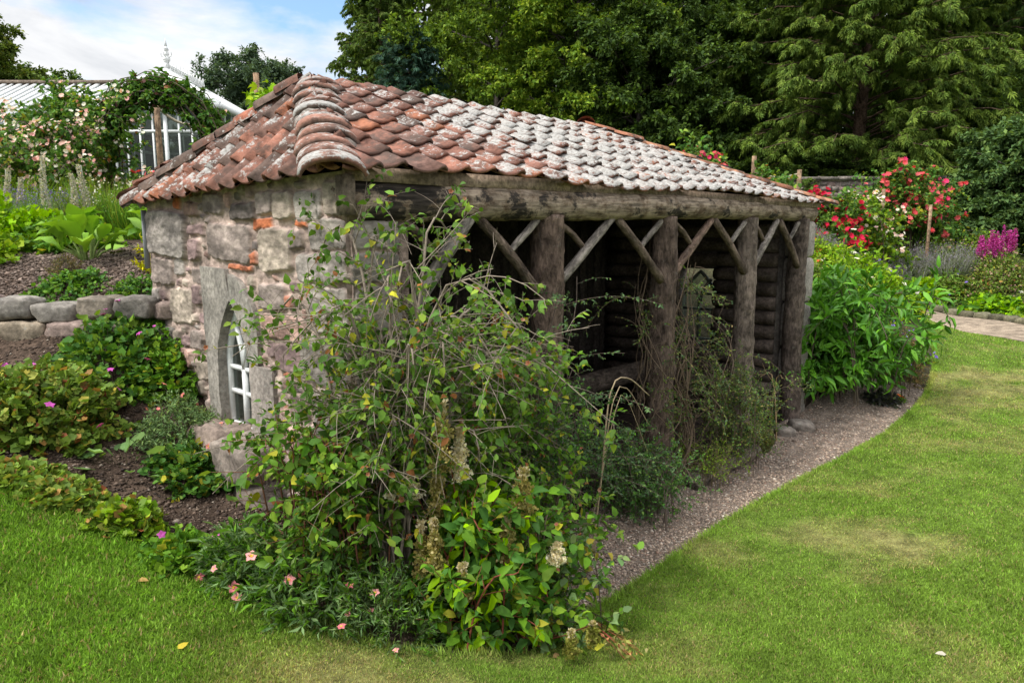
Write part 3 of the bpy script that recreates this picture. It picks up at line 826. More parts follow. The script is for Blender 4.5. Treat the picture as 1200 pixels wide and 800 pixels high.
def zb(s): return 2.30 + .0165 * s          # underside of beam
def log(name, pts, r0, r1, col, mat, sides=14, jit=.05, lich=None, parent=sh, n=40):
    pts = np.array(pts, float); t = np.linspace(0, len(pts) - 1, n); i = np.minimum(t.astype(int), len(pts) - 2); f = (t - i)[:, None]
    P_ = (pts[i] * (1 - f) + pts[i + 1] * f)
    P_ = P_ + .35 * r0 * (np.c_[fbm(t * 1.3 + r0 * 99, pts[0][0], 0, 3), fbm(t * 1.3 + 7, pts[0][0] * 3 + 1, 0, 4), fbm(t * 1.3 + 3, pts[0][0] * 2, 0, 6)] - .5)
    m = M(); tubes(m, P_[None], r0, r1, sides, col, jit, rng)
    if lich is not None:
        c = m.C[0].copy(); ax = np.repeat(np.linspace(0, 1, n), sides); ang = np.tile(np.linspace(0, 2 * np.pi, sides, endpoint=False), n)
        c[:, 3] = lich(ax, ang); m.C[0] = c
    if mat is BARK:                    # bark plates, knots and a stub or two
        V = m.V[0]; K = m.K[0]; ctr = np.repeat(P_, sides, 0); rad = V - ctr; s0_ = rng.random() * 40
        nrm = unit(rad); f_ = fbm(nrm[:, 0] * 2.2 + s0_, nrm[:, 1] * 2.2, V[:, 2] * 5 + V[:, 0] * 3, 15, 4)
        kn = sum(np.exp(-(((V - (ctr + nrm * 0))[:, 0] * 0) + ((V[:, 2] - zk) / .05) ** 2 + ((nrm - unit(np.array([math.cos(ak), math.sin(ak), 0])[None])) ** 2).sum(1) / .12)) for zk, ak in zip(rng.uniform(.3, 2.1, 5), rng.uniform(-2.6, -.5, 5))) if r0 > .09 else 0
        m.V[0] = ctr + rad * (1 + .30 * (f_ - .5) + .16 * kn)[:, None]
    return obj(name, m, mat, parent, smooth=True)

# eaves beam: peeled log with black bark patches, in two lengths with a lap at mid span
log('eaves_beam', [(-.02, .02, zb(0) + .015), (3.3, -.01, zb(3.2) + .055), (6.36, .02, zb(6.3) + .05)], .118, .098, (.30, .245, .19), BEAM, 22, .035,
    lambda a, g: .12 * np.exp(-((a - .10) / .10) ** 2) + .045 * np.sin(a * 31) - .085 + .02 * np.cos(g), n=90)
m = M()
for a_, b_ in ((-.06, .62), (.63, 1.72), (1.73, 3.1), (3.12, 4.62), (4.64, 6.42)):
    bar(m, (a_, -.055, 2.452 + .0155 * a_ + rng.normal(0, .004)), (b_, -.055, 2.452 + .0155 * b_ + rng.normal(0, .004)), .075, .03, (0, 0, 1), np.array((.27, .20, .15)) * rng.uniform(.8, 1.15))
obj('fascia_board', m, PLANK, sh)
# corner end grain block and short board post at the stone return
m = M(); bar(m, (-.05, -.05, zb(0) - .06), (-.05, -.05, zb(0) + .14), .05, .10, (1, 0, 0), (.23, .18, .14)); obj('beam_end_board', m, PLANK, sh)
m = M(); bar(m, (.335, .02, -.02), (.335, .02, zb(0) - .06), .06, .07, (1, 0, 0), (.24, .18, .14)); obj('door_stud', m, PLANK, sh)

# posts and braces
POSTS = (1.55, 3.10, 4.65, 6.02)
for k, s_ in enumerate(POSTS):
    ln = (.03, -.01, .0, -.03)[k]
    log('post', [(s_ - ln * .5, .0, -.10), (s_, .02 * (k % 2), 1.1), (s_ + ln, .01, zb(s_) - .03)], (.125, .128, .118, .115)[k], (.112, .108, .10, .10)[k], ((.15, .105, .08), (.14, .10, .078), (.20, .155, .125), (.145, .11, .09))[k], BARK, 26, .03, n=90)
def brace(p, q, r, col):
    log('brace', [p, ((p[0] + q[0]) / 2, (p[1] + q[1]) / 2 - .01, (p[2] + q[2]) / 2 + .012), q], r, r * .88, col, BARK, 9, .05, n=10)
pale = (.26, .225, .19); brn = (.17, .125, .095)
mids = (.86, 2.32, 3.87, 5.33)
for k, s_ in enumerate(POSTS):
    mz = 1.74 + .0165 * s_
    lo_s = mids[k] + .03; zt_ = zb(lo_s) - .05
    brace((s_ - .09, -.02, mz), (lo_s, -.02, zt_), .038, brn)
    midp = ((s_ - .09 + lo_s) / 2, -.01, (mz + zt_) / 2 + .02)
    brace((s_ - .10, -.01, zb(s_) - .07), midp, .026, pale)
    if k < 3:
        hi_s = mids[k + 1] - .03
        brace((s_ + .09, -.02, mz + .04), (hi_s, -.02, zb(hi_s) - .05), .037, (pale, (.22, .15, .11), pale)[k])
        midp = ((s_ + .09 + hi_s) / 2, -.01, (mz + zb(hi_s)) / 2 + .01)
        brace((s_ + .09, -.01, zb(s_) - .07), midp, .025, brn)
brace((.36, -.01, 1.70), (mids[0] - .03, -.02, zb(.8) - .05), .047, (.30, .265, .225))
brace((.36, .0, 2.22), (.60, -.01, 1.98), .03, brn)

# ------------------------------------------------------------------ roof
def zr(s, w):   # front plane
    e = 2.475 + .0155 * s; t = (w + .13) / 1.585
    return e + (3.27 + .014 * (s - .7) - e) * t
PK = (.70, 1.455); PE = (3.85, 1.455)
NEAR = (-.15, -.13); FARC = (6.50, -.13); NB = (-.13, 2.88); FB = (6.50, 3.03)
def hip(p, q, w):
    return p[0] + (q[0] - p[0]) * (w - p[1]) / (q[1] - p[1])

def tiles(m, nu, org, du, nvv, lo, hi, place, lichf, rng, amp=(.025, .020, .028), rw=.32, rl=0.0):
    """courses of pantiles. place(u, t) -> point for running coordinate u and slope parameter t; clamp by lo(t), hi(t)"""
    gu = np.linspace(0, 1, 11)
    prof = np.where(gu < 1 - rw, -amp[0] * np.sin(np.pi * gu / (1 - rw)) ** .8, amp[1] * np.sin(np.pi * np.clip(gu - 1 + rw, 0, 1) / rw))
    for r in range(nvv - 1, -1, -1):
        t0, t1 = r / nvv, (r + 1) / nvv + .25 / nvv
        for k in range(nu):
            u0 = org + k * du
            tm = (r + .5) / nvv
            if u0 + du < lo(t0) - .02 or u0 > hi(t0) + .02: continue
            sk = rng.normal(0, .009); sl = rng.normal(0, .016) * (1.8 if rng.random() < .12 else 1); lift = abs(rng.normal(0, .006)) + (.014 if rng.random() < .06 else 0)
            tt = np.array([t0 - .0 + sl * .4, t0 + (t1 - t0) * .33, t0 + (t1 - t0) * .66, min(t1, 1.0)])
            U = u0 + gu[None] * du * 1.10 + sk * (1 - np.arange(4)[:, None] / 3)
            Tt = np.broadcast_to(tt[:, None], U.shape)
            U = np.minimum(np.maximum(U, lo(Tt)), hi(Tt))
            H = prof[None] + (amp[2] + lift) * (1 - (Tt - t0) / max(t1 - t0, 1e-6)) + .006
            H = H + .006 * (fbm(U * 30, Tt * 30, 0, 7, 2) - .5)
            top = place(U, Tt, H)
            # thick lower lip
            bot = place(U[:1], Tt[:1] , H[:1] - .017); bot2 = place(U[:1], Tt[1:2], H[1:2] - .022)
            V = np.concatenate([top, bot, bot2], 0)
            n_ = 11; idx = np.arange(6 * n_).reshape(6, n_)
            Fs = [np.stack([idx[a_, :-1], idx[a_, 1:], idx[b_, 1:], idx[b_, :-1]], -1).reshape(-1, 4) for a_, b_ in ((0, 1), (1, 2), (2, 3), (4, 0), (5, 4))]
            base = np.array([(.255, .115, .078), (.205, .098, .070), (.165, .092, .070), (.125, .085, .068), (.34, .135, .075)][rng.choice(5, p=[.30, .30, .20, .12, .08])]) * math.exp(rng.normal(0, .12))
            c = np.tile(np.r_[base, 0.0], (6 * n_, 1))
            c[:, 3] = (lichf(U[0, 5], tm) + rng.normal(0, .035)) + np.tile(np.where(gu > 1 - rw * 1.1, .02 + rl, 0), 6) + np.repeat([-.06, .02, .02, 0, -.3, -.3], n_)
            m.add(V.reshape(-1, 3), Fs, c)
roof_m = M(); rng = np.random.default_rng(8)
def place_front(U, T, H):
    w = -.13 + T * 1.585; n = np.array([0, -.46, .888])
    z = zr(U, w) + .02 * np.sin(U * 1.9) * (1 - T) + .03 * (fbm(U * .9, T * 2, 0, 91) - .5)
    return np.stack([U, w, z], -1) + H[..., None] * n
tiles(roof_m, 31, -.16, .2185, 9, lambda t: hip(NEAR, PK, -.13 + np.asarray(t) * 1.585) + .02, lambda t: hip(FARC, PE, -.13 + np.asarray(t) * 1.585), place_front,
      lambda u, t: -.07 + .255 * np.clip((u - .2) / 1.9, 0, 1) - .05 * np.clip((t - .8) / .2, 0, 1), rng, (.018, .019, .020), .25)
def place_near(U, T, H):
    s = -.13 + T * .83; e = 2.455 - .025 * U
    z = e + (3.27 - e) * T + .025 * (fbm(U * 1.1, T * 2, 3, 93) - .5)
    return np.stack([s, U, z], -1) + H[..., None] * np.array([-.7, 0, .714])
tiles(roof_m, 17, -.15, .188, 5, lambda t: -.13 + np.asarray(t) * (PK[1] + .13), lambda t: 2.88 - np.asarray(t) * (2.88 - PK[1]), place_near, lambda u, t: -.09 + .05 * (u > 1.6), rng, (.016, .034, .017), .36, .09)
def place_far(U, T, H):
    s = 6.50 - T * 2.65; e = 2.575
    return np.stack([s, U, e + (3.31 - e) * T], -1) + H[..., None] * np.array([.26, 0, .96])
tiles(roof_m, 15, -.15, .22, 11, lambda t: -.13 + np.asarray(t) * (PE[1] + .13), lambda t: 3.03 - np.asarray(t) * (3.03 - PE[1]), place_far, lambda u, t: .0, rng)
def place_back(U, T, H):
    w = 3.03 - T * 1.575
    return np.stack([U, w, 2.43 + .0155 * U + (zr(U, 1.455) - 2.43 - .0155 * U) * T], -1) + H[..., None] * np.array([0, .46, .888])
tiles(roof_m, 31, -.16, .2185, 8, lambda t: hip(NB, PK, 3.03 - np.asarray(t) * 1.575), lambda t: hip(FB, PE, 3.03 - np.asarray(t) * 1.575), place_back, lambda u, t: .0, rng)
roof = obj('roof', roof_m, TILE, sh, smooth=True)
# boarding under the tiles
m = M(); A_ = lambda s, w, z: (s, w, z - .05)
c5 = [A_(.02, -.06, 2.50), A_(6.45, -.06, 2.58), A_(6.45, 2.90, 2.58), A_(.02, 2.86, 2.52), A_(*PK, 3.25), A_(*PE, 3.29)]
m.add(np.array(c5), [[(0, 1, 5, 4), (2, 3, 4, 5)], [(1, 2, 5), (3, 0, 4)]], (.10, .08, .065)); obj('roof_boarding', m, PLANK, roof)

def caps(name, p, q, n, r, lift, lichv, cols, sag=0.0, flatten=1.0, over=1.06, mort=False):
    """half round cap tiles from p (low) to q (high), each lapping the one below"""
    m = M(); p = np.array(p, float); q = np.array(q, float); ax = unit(q - p); side = unit(np.cross(ax, (0, 0, 1))); up = np.cross(side, ax)
    L_ = np.linalg.norm(q - p) / n
    for k in range(n):
        o = p + ax * L_ * k + up * (lift + rng.normal(0, .006)) + side * rng.normal(0, .008) + np.array([0, 0, -sag * math.sin(math.pi * (k + .5) / n)])
        a0 = np.linspace(-1.45, 1.45, 13); tw = rng.normal(0, .09)
        rings = []
        for t, rr, hh in ((0, 1.0, .012), (.5, .98, .006), (over, .95, -.004)):
            x_ = np.sin(a0 + tw) * r * rr; z_ = (np.cos(a0 + tw)) * r * rr * flatten + hh
            rings.append(o + ax * (t * L_) + side * x_[:, None] + up * z_[:, None])
        lo_ = o + side * (np.sin(a0 + tw) * (r - .018))[:, None] + up * ((np.cos(a0 + tw)) * (r - .018) * flatten - .004)[:, None]
        lo2 = lo_ + ax * L_ * .5
        V = np.stack(rings + [lo_, lo2]); idx = np.arange(5 * 13).reshape(5, 13)
        Fs = [np.stack([idx[a_, :-1], idx[a_, 1:], idx[b_, 1:], idx[b_, :-1]], -1).reshape(-1, 4) for a_, b_ in ((0, 1), (1, 2), (3, 0), (4, 3))]
        base = np.array(cols[rng.integers(len(cols))]) * math.exp(rng.normal(0, .15))
        c = np.tile(np.r_[base, lichv + rng.normal(0, .05)], (65, 1)); c[39:, 3] = -.3
        if k or not mort: c[39:, :3] = (.20, .175, .15)
        m.add(V.reshape(-1, 3), Fs, c)
        if k and mort:      # mortar bedding packed under the lip
            f0 = o + side * (np.sin(a0) * (r - .012))[:, None] + up * (np.cos(a0) * (r - .012) * flatten - .008)[:, None] - ax * .012; f1 = f0 - ax * L_ * .38 - up * .012
            jj = rng.normal(0, .004, (26, 1)); Vm = np.vstack([f0, f1]) + jj * up; i_ = np.arange(12)
            m.add(Vm, [np.stack([i_, i_ + 1, i_ + 14, i_ + 13], -1)], (.23, .20, .17, -.02))
    return obj(name, m, TILE, roof, smooth=True)
CC = ((.27, .10, .06), (.17, .085, .06), (.13, .09, .07), (.34, .13, .07))
caps('hip_tile', (-.19, -.18, 2.47), (.70, 1.44, 3.26), 11, .17, -.07, .075, ((.24, .12, .085), (.19, .12, .09), (.20, .10, .07)), .02, .60, 1.05, True)
caps('hip_tile', (6.56, -.16, 2.585), (PE[0], PE[1], 3.355), 10, .10, -.045, -.06, ((.42, .20, .11), (.35, .15, .085)), .02, .6)
caps('hip_tile', (-.13, 2.88, 2.41), (.66, 1.54, 3.25), 9, .11, -.05, .0, CC)
caps('hip_tile', (6.52, 3.05, 2.585), (PE[0], PE[1], 3.345), 9, .11, -.03, .0, CC)
caps('ridge_tile', (PE[0] + .05, PE[1], 3.315), (PK[0] + .28, PK[1], 3.285), 10, .115, -.075, -.06, ((.28, .11, .07), (.22, .095, .065), (.16, .08, .06)), .03, .7)
# mortar bedding at the foot of the near hip, wall plate under the gable tiles
m = M(); bar(m, (-.035, 2.855, 1.9), (-.035, 2.855, 2.36), .035, .025, (1, 0, 0), (.30, .31, .31)); obj('downpipe', m, mat_plain('lead_pipe', (.22, .23, .24), .6), sh)

# ================================================================== PLANT KIT
def g3(xy, dz=0.0):
    return (xy[0], xy[1], thf(*xy) + dz)

def finish(t, fo, st, bl, lm, foname='foliage', pm=PETAL):
    if fo is not None and fo.n: obj(foname, fo, lm, t)
    if st is not None and st.n: obj('stem', st, TWIG, t, smooth=True)
    if bl is not None and bl.n: obj('blossom', bl, pm, t)
    return t

def mound(name, label, cat, xy, r, h, ns, nl, L, W, shape, pal, seed, mat=None, t0=.4, up=.8, spread=.9, base=.5, bow=.6, ell=1.0, group=None,
          fl=None, stem=(.07, .06, .03), sr=.0022, lump=.35, low=.0, jit=.22, droop=.15):
    rng = np.random.default_rng(seed); x0, y0 = xy; z0 = thf(x0, y0)
    t = thing(name, label, cat, (x0, y0, z0), group)
    d = rand_dir(ns, rng); d[:, 2] = np.abs(d[:, 2]) * (1 - low) + low; d = unit(d)
    k = (.55 + .45 * rng.random(ns) ** .5) * (1 - lump + 2 * lump * fbm(d[:, 0] * 2.2 + seed, d[:, 1] * 2.2, d[:, 2] * 2.2, seed))
    off = d * k[:, None] * np.array([r, r * ell, h])
    bx, by = x0 + off[:, 0] * base, y0 + off[:, 1] * base; tx, ty = x0 + off[:, 0], y0 + off[:, 1]
    p0 = np.c_[bx, by, th(bx, by) - .01]; zt = th(tx, ty)
    p2 = np.c_[tx, ty, zt + np.maximum(off[:, 2], .02)]
    p1 = p0 * (1 - bow * .5) + p2 * bow * .5; p1[:, 2] = p0[:, 2] + (p2[:, 2] - p0[:, 2]) * bow * 1.25
    P_ = bez(p0, p1, p2, 5)
    fo, st, bl = M(), M(), M()
    tubes(st, P_, sr, sr * .5, 3, stem, caps=False, rng=rng)
    leaf_on(fo, P_, nl, t0, 1.0, L, W, shape, pal, rng, spread, up, droop, jit)
    if fl:
        i = rng.choice(ns, min(fl['n'], ns), replace=False) if not fl.get('top') else np.argsort(-p2[:, 2])[:fl['n'] * 2][rng.permutation(fl['n'] * 2)[:fl['n']]]
        q = p2[i] + np.c_[rng.normal(0, .01, (len(i), 2)), fl.get('rise', .03) * (.5 + rng.random(len(i)))]
        tubes(st, np.stack([p2[i], (p2[i] + q) / 2, q], 1), sr * .7, sr * .5, 3, stem, caps=False, rng=rng)
        if fl.get('per', 1) > 1:
            q = (q[:, None] + rng.normal(0, fl['clus'], (len(q), fl['per'], 3))).reshape(-1, 3)
        flower(bl, q, np.array([0, -.5, .8]) + rng.normal(0, .45, (len(q), 3)), fl['size'], fl['pal'], rng, fl.get('petals', 5), fl.get('cup', .3), fl.get('center'))
    return finish(t, fo, st, bl, mat or LEAF)

def arching(name, label, cat, xy, n, H, Rr, sub, L, W, shape, pal, seed, mat=None, az=(0, 6.283), cane=(.11, .085, .06), cr=(.009, .003), nl=7, nlc=6, droop=.35, base=.1,
            group=None, fl=None, bare=.0, twigc=None, up=.7, spread=.9, sub2=None, hmin=.45, leaf0=.15, t=None, subt=.25, left=1.0, front=1.0):
    rng = np.random.default_rng(seed); x0, y0 = xy; z0 = thf(x0, y0)
    t = t or thing(name, label, cat, (x0, y0, z0), group)
    a_ = az[0] + (az[1] - az[0]) * rng.random(n); rr = Rr * (.25 + .75 * rng.random(n)); hh = H * (hmin + (1 - hmin) * rng.random(n))
    d = np.c_[np.cos(a_), np.sin(a_)]; rr = rr * np.where(d[:, 0] < 0, 1 - (1 - left) * -d[:, 0], 1) * np.where(d[:, 1] < 0, 1 - (1 - front) * -d[:, 1], 1)
    p0 = np.c_[x0 + rng.normal(0, base, n), y0 + rng.normal(0, base, n), np.full(n, z0 - .02)]
    p2 = np.c_[p0[:, :2] + d * rr[:, None], z0 + hh * (1 - droop * rr / Rr * .6)]
    p1 = np.c_[p0[:, :2] + d * rr[:, None] * .25, z0 + hh * (1.0 + .35 * droop)]
    C_ = bez(p0, p1, p2, 9) + rng.normal(0, .012, (n, 9, 3)) * np.linspace(0, 1, 9)[None, :, None]
    fo, st, bl = M(), M(), M()
    tubes(st, C_, cr[0] * (.6 + .6 * rng.random(n)), cr[1], 5, cane, caps=False, rng=rng)
    S_ = branch(C_, sub[0], subt, 1.0, sub[1], sub[2], sub[3], 5, rng, .25)
    tc_ = twigc or cane
    tubes(st, S_, cr[1] * .8, cr[1] * .35, 4, tc_, caps=False, rng=rng)
    cl = lambda Q: bare * 2.2 * fbm(Q[:, -1, 0] * 4.5, Q[:, -1, 1] * 4.5, Q[:, -1, 2] * 4.5, seed, 2) ** 1.0
    k = rng.random(len(S_)) > cl(S_)
    leaf_on(fo, S_[k], nl, leaf0, 1.0, L, W, shape, pal, rng, spread, up)
    if sub2:
        S2 = branch(S_, sub2[0], .2, 1.0, sub2[1], sub2[2], sub2[3], 4, rng, .2)
        tubes(st, S2, cr[1] * .4, cr[1] * .2, 3, tc_, caps=False, rng=rng)
        k = rng.random(len(S2)) > cl(S2)
        leaf_on(fo, S2[k], nl, leaf0, 1.0, L, W, shape, pal, rng, spread, up)
    if nlc: leaf_on(fo, C_, nlc, .45, 1.0, L, W, shape, pal, rng, spread, up)
    if fl:
        src = S_; sc_ = (src[:, -1, 2] - z0) / H - (src[:, -1, 1] - y0) / Rr * .8 + rng.random(len(src)) * .9; i = np.argsort(-sc_)[:max(fl['n'], int(len(src) * .5))]; i = i[rng.permutation(len(i))[:fl['n']]]
        q = src[i, -1] + np.array([0, 0, .015])
        if fl.get('per', 1) > 1: q = (q[:, None] + rng.normal(0, fl['clus'], (len(q), fl['per'], 3))).reshape(-1, 3)
        ax = np.array([0, -.7, .6]) + rng.normal(0, .5, (len(q), 3))
        flower(bl, q, ax, fl['size'], fl['pal'], rng, fl.get('petals', 5), fl.get('cup', .4), fl.get('center'))
    return finish(t, fo, st, bl, mat or LEAF)

# leaf palettes (base colours)
ROSE = [(4, (.085, .150, .030)), (3, (.060, .115, .028)), (2, (.150, .210, .040)), (.5, (.26, .25, .04)), (.25, (.20, .09, .04))]
FRESH = [(4, (.090, .175, .026)), (3, (.060, .130, .024)), (2, (.140, .220, .035)), (.3, (.28, .27, .05))]
GERAN = [(5, (.095, .150, .032)), (4, (.13, .185, .04)), (1.5, (.19, .20, .05)), (.45, (.22, .13, .05)), (.25, (.20, .075, .04)), (.4, (.30, .26, .06))]
DKGRN = [(4, (.045, .105, .024)), (3, (.065, .135, .028)), (1, (.10, .16, .03))]
GREYG = [(4, (.125, .185, .080)), (3, (.09, .150, .06)), (1, (.17, .23, .09))]
YELG = [(4, (.160, .250, .030)), (3, (.110, .200, .026)), (2, (.22, .29, .04))]
LIME = [(4, (.17, .29, .025)), (3, (.12, .23, .02)), (1, (.25, .33, .04))]
COTO = [(4, (.055, .095, .045)), (3, (.075, .125, .050)), (1, (.11, .17, .05))]
MIXED = [(4, (.085, .14, .03)), (3, (.12, .16, .04)), (2, (.16, .17, .05)), (1, (.17, .13, .06))]
PINKF = [(3, (.72, .22, .24)), (2, (.80, .35, .34))]; MAGENTA = [(1, (.55, .10, .42))]; PURPLE = [(1, (.22, .14, .52))]; WHITEF = [(3, (.78, .76, .68)), (1, (.72, .66, .52))]
PALEPINK = [(3, (.80, .56, .50)), (2, (.82, .66, .60)), (1, (.78, .44, .42))]; CRIM = [(3, (.52, .01, .035)), (2, (.62, .02, .07))]; CORAL = [(3, (.68, .09, .10)), (2, (.72, .16, .16)), (1, (.70, .05, .16))]
PEACH = [(2, (.80, .40, .24)), (1, (.78, .50, .36))]

# ------------------------------------------------------------------ BED ALONG THE GABLE
mound('cranesbill', 'big cranesbill mound with reddening and yellowing lobed leaves beside the mulch bank', 'geranium', spot(42, 500), .62, .44, 480, 12, .042, .042, 'pal', GERAN, 101, ell=.75,
      fl=dict(n=8, size=.045, pal=MAGENTA, rise=.08), t0=.45, group='cranesbill mounds in the gable bed')
mound('cranesbill', 'green cranesbill clump tucked against the foot of the dry stone retaining wall', 'geranium', (-2.95, 4.95), .50, .28, 260, 9, .048, .046, 'pal', DKGRN + [(2, (.12, .19, .03))], 102,
      fl=dict(n=7, size=.04, pal=MAGENTA, rise=.10), group='cranesbill mounds in the gable bed')
mound('creeping_perennial', 'leafy clump filling the angle between retaining wall and gable corner', 'plant', (-2.55, 5.0), .32, .26, 170, 9, .04, .036, 'pal', FRESH, 103)
mound('rock_rose', 'fine grey-green cushion with coral pink flowers left of the lancet window', 'rock rose', (-2.22, 4.52), .36, .25, 330, 14, .028, .008, 'di', GREYG, 104, fl=dict(n=9, size=.036, pal=PINKF, rise=.03, center=(.8, .6, .1)), sr=.0012, group='rock roses')
mound('strawberry_patch', 'low dark leafy carpet by the rough stone window sill', 'ground cover', (-2.02, 4.28), .33, .17, 240, 9, .036, .034, 'rnd', DKGRN + [(1, (.24, .22, .04))], 105)
mound('ladys_mantle', 'few pale round leaves sprouting alone from bare soil', 'seedling', spot(150, 548), .22, .11, 16, 1, .085, .085, 'rnd', [(3, (.12, .20, .075)), (1, (.16, .25, .09))], 106, t0=.95, up=1.6, spread=.3, sr=.0025)
for k, (px, r, h, lab, pal_) in enumerate((((22, 566), .24, .10, 'low reddish cranesbill at the left end of the lawn edge', GERAN), ((78, 590), .23, .12, 'low bronze-tinted cranesbill spilling over the lawn edge', GERAN),
                                       ((150, 622), .21, .17, 'yellow-green cranesbill with larger lobed leaves on the lawn edge', YELG + GERAN), ((222, 662), .22, .18, 'ferny green cranesbill on the lawn edge with two violet flowers', FRESH))):
    mound('cranesbill', lab, 'geranium', spot(*px), r, h, 260, 9, .034, .034, 'pal', pal_, 110 + k, group='cranesbills edging the lawn', fl=dict(n=3, size=.045, pal=MAGENTA, rise=.05) if k > 2 else None, t0=.5)
for k, (px, r, h, lab) in enumerate((((300, 684), .30, .32, 'grey-green rock rose with three coral pink flowers on the lawn edge'), ((372, 712), .40, .40, 'broad feathery rock rose mound in the middle of the lawn edge'),
                                  ((455, 742), .32, .36, 'wispy rock rose with fine stems beside the meadowsweet'))):
    mound('rock_rose', lab, 'rock rose', spot(*px), r, h, 330, 13, .05 if k < 2 else .034, .011 if k < 2 else .006, 'di', GREYG + FRESH[:2], 120 + k, group='rock roses', fl=dict(n=(10, 9, 4)[k], size=.042, pal=PINKF, rise=.03, center=(.8, .6, .1)),
          sr=.0014, t0=.2, spread=.6, up=.3, bow=.75)

# shrubs between the gable corner and the lawn
arching('dogwood_bush', 'red-stemmed leafy shrub low in front of the stone corner', 'shrub', (-.86, 3.16), 44, .92, .46, (6, .24, .8, .1), .054, .031, 'ov', ROSE + FRESH, 131, cane=(.16, .07, .04), cr=(.006, .0028), nl=7, base=.12, leaf0=.1, subt=.1, left=.7, front=.3)
arching('rambling_rose', 'tall tangled rambling rose with bare grey canes over the stone corner', 'rose', (-.58, 3.36), 50, 2.14, .95, (9, .40, .9, .14), .038, .025, 'ov', ROSE, 132, cane=(.27, .22, .17), cr=(.011, .0042), nl=6, nlc=4,
        sub2=(4, .16, .9, .1), bare=.50, droop=.55, fl=dict(n=26, size=.03, pal=[(2, (.32, .13, .07)), (1, (.38, .2, .12))], petals=5, cup=.9), group='roses against the shelter', hmin=.30, left=.62, front=.35, subt=.15)
arching('rambling_rose', 'leafy rambling rose with faded brown flower heads hanging in the first open bay', 'rose', (-.24, 3.80), 46, 1.62, .56, (9, .38, .9, .2), .037, .024, 'ov', ROSE + FRESH[:1], 133, cane=(.18, .14, .10), cr=(.009, .003), nl=6, nlc=5,
        sub2=(4, .15, .9, .15), bare=.18, droop=.4, fl=dict(n=44, size=.032, pal=[(2, (.34, .14, .075)), (1, (.40, .22, .13))], petals=5, cup=.9), group='roses against the shelter', hmin=.25, front=.5)
arching('hip_rose', 'low spreading rose with brown hips leaning over the gravel', 'rose', (.10, 3.62), 24, .80, .48, (8, .26, .9, .12), .042, .027, 'ov', FRESH + ROSE, 134, cane=(.13, .10, .06), cr=(.007, .003), nl=7, droop=.45,
        fl=dict(n=20, size=.028, pal=[(2, (.36, .15, .09)), (1, (.45, .26, .17))], petals=6, cup=1.2))
# meadowsweet
mxy = spot(545, 752); mxy = (mxy[0] + .06, mxy[1] + .14)
t = arching('meadowsweet', 'tall meadowsweet with red stems and creamy brown seed plumes', 'meadowsweet', mxy, 48, .80, .44, (7, .18, .8, .1), .066, .034, 'ov', FRESH + LIME[:1] + DKGRN, 135, cane=(.20, .06, .035), cr=(.006, .003), nl=7, nlc=14, base=.16, leaf0=.1, subt=.04, hmin=.25, left=.6, front=.7)
rng = np.random.default_rng(136); fo = M(); st = M()
for (dx, dy, z0, hh, rr, c) in ((-.10, .05, .86, .33, .060, 0), (-.13, .10, .62, .30, .05, 0), (-.02, .12, .80, .25, .045, 1), (-.20, .02, .36, .27, .04, 0), (-.13, -.05, .42, .25, .045, 0), (.28, .10, .62, .24, .06, 0), (-.26, .12, .70, .12, .05, 1), (-.33, .12, .71, .10, .045, 1),
                                 (.05, .1, .55, .14, .04, 1), (.20, .02, .45, .2, .05, 0), (.0, -.1, .3, .18, .045, 0), (.44, .04, .42, .10, .04, 1), (.50, -.12, .05, .12, .03, 2), (.60, -.10, .10, .1, .03, 2)):
    zb_ = thf(mxy[0] + dx * .3, mxy[1] + dy * .3); x_, y_ = mxy[0] + dx - .06, mxy[1] + dy - .16
    b_ = np.array([mxy[0] + dx * .3, mxy[1] + dy * .3, zb_]); top_ = np.array([x_, y_, thf(*mxy) + z0 + hh])
    
    stp = bez(b_[None], np.array([[mxy[0] + dx * .7, mxy[1] + dy * .7, zb_ + z0 * .5]]), top_[None], 9); tubes(st, stp, .0045, .002, 5, (.22, .055, .035), rng=rng)
    rr *= 1.45; n = 950; f = rng.random(n); ang = rng.random(n) * 6.28; lob = .55 + .45 * np.sin(f * 14 + ang * 2)
    rad = rr * (1 - f * .75) * lob * (.4 + .6 * rng.random(n))
    q = np.c_[x_ + np.cos(ang) * rad, y_ + np.sin(ang) * rad, top_[2] - hh + f * hh * 1.05 + rad * .4]
    pal_ = [(3, (.38, .31, .10)), (2, (.29, .27, .08)), (1, (.50, .43, .2))] if c == 0 else [(3, (.26, .27, .05)), (1, (.34, .30, .08))] if c == 2 else [(3, (.80, .74, .58)), (1, (.62, .54, .36))]
    cc = pick(n, pal_, rng, .2); tipk = (f > .82)[:, None]; cc = np.where(tipk & (rng.random((n, 1)) < .7), np.array([.60, .52, .34]), cc)
    leaves(fo, q, rand_dir(n, rng) + np.array([0, 0, .6]), rand_dir(n, rng), .019, .015, 'di', cc)
obj('plume', fo, PETAL, t); obj('plume_stalk', st, TWIG, t, smooth=True)
arching('raspberry_bush', 'low mixed green bush with yellowing sprigs at the lawn corner', 'shrub', (spot(622, 750)[0], spot(622, 750)[1] + .12), 44, .50, .37, (6, .2, .9, .05), .048, .030, 'ov', FRESH + GREYG + [(1.0, (.26, .22, .05))], 137, cr=(.005, .0025), nl=8, droop=.4, subt=.05, hmin=.2)
mound('leafy_sprig', 'small upright sprig growing out of the gravel beside the rose', 'seedling', spot(655, 672), .13, .24, 14, 8, .05, .032, 'ov', FRESH, 138, t0=.3)
mound('leafy_sprig', 'tiny yellow-green sprig on the open gravel', 'seedling', spot(702, 632), .08, .09, 8, 4, .04, .024, 'ov', YELG, 139, t0=.3)
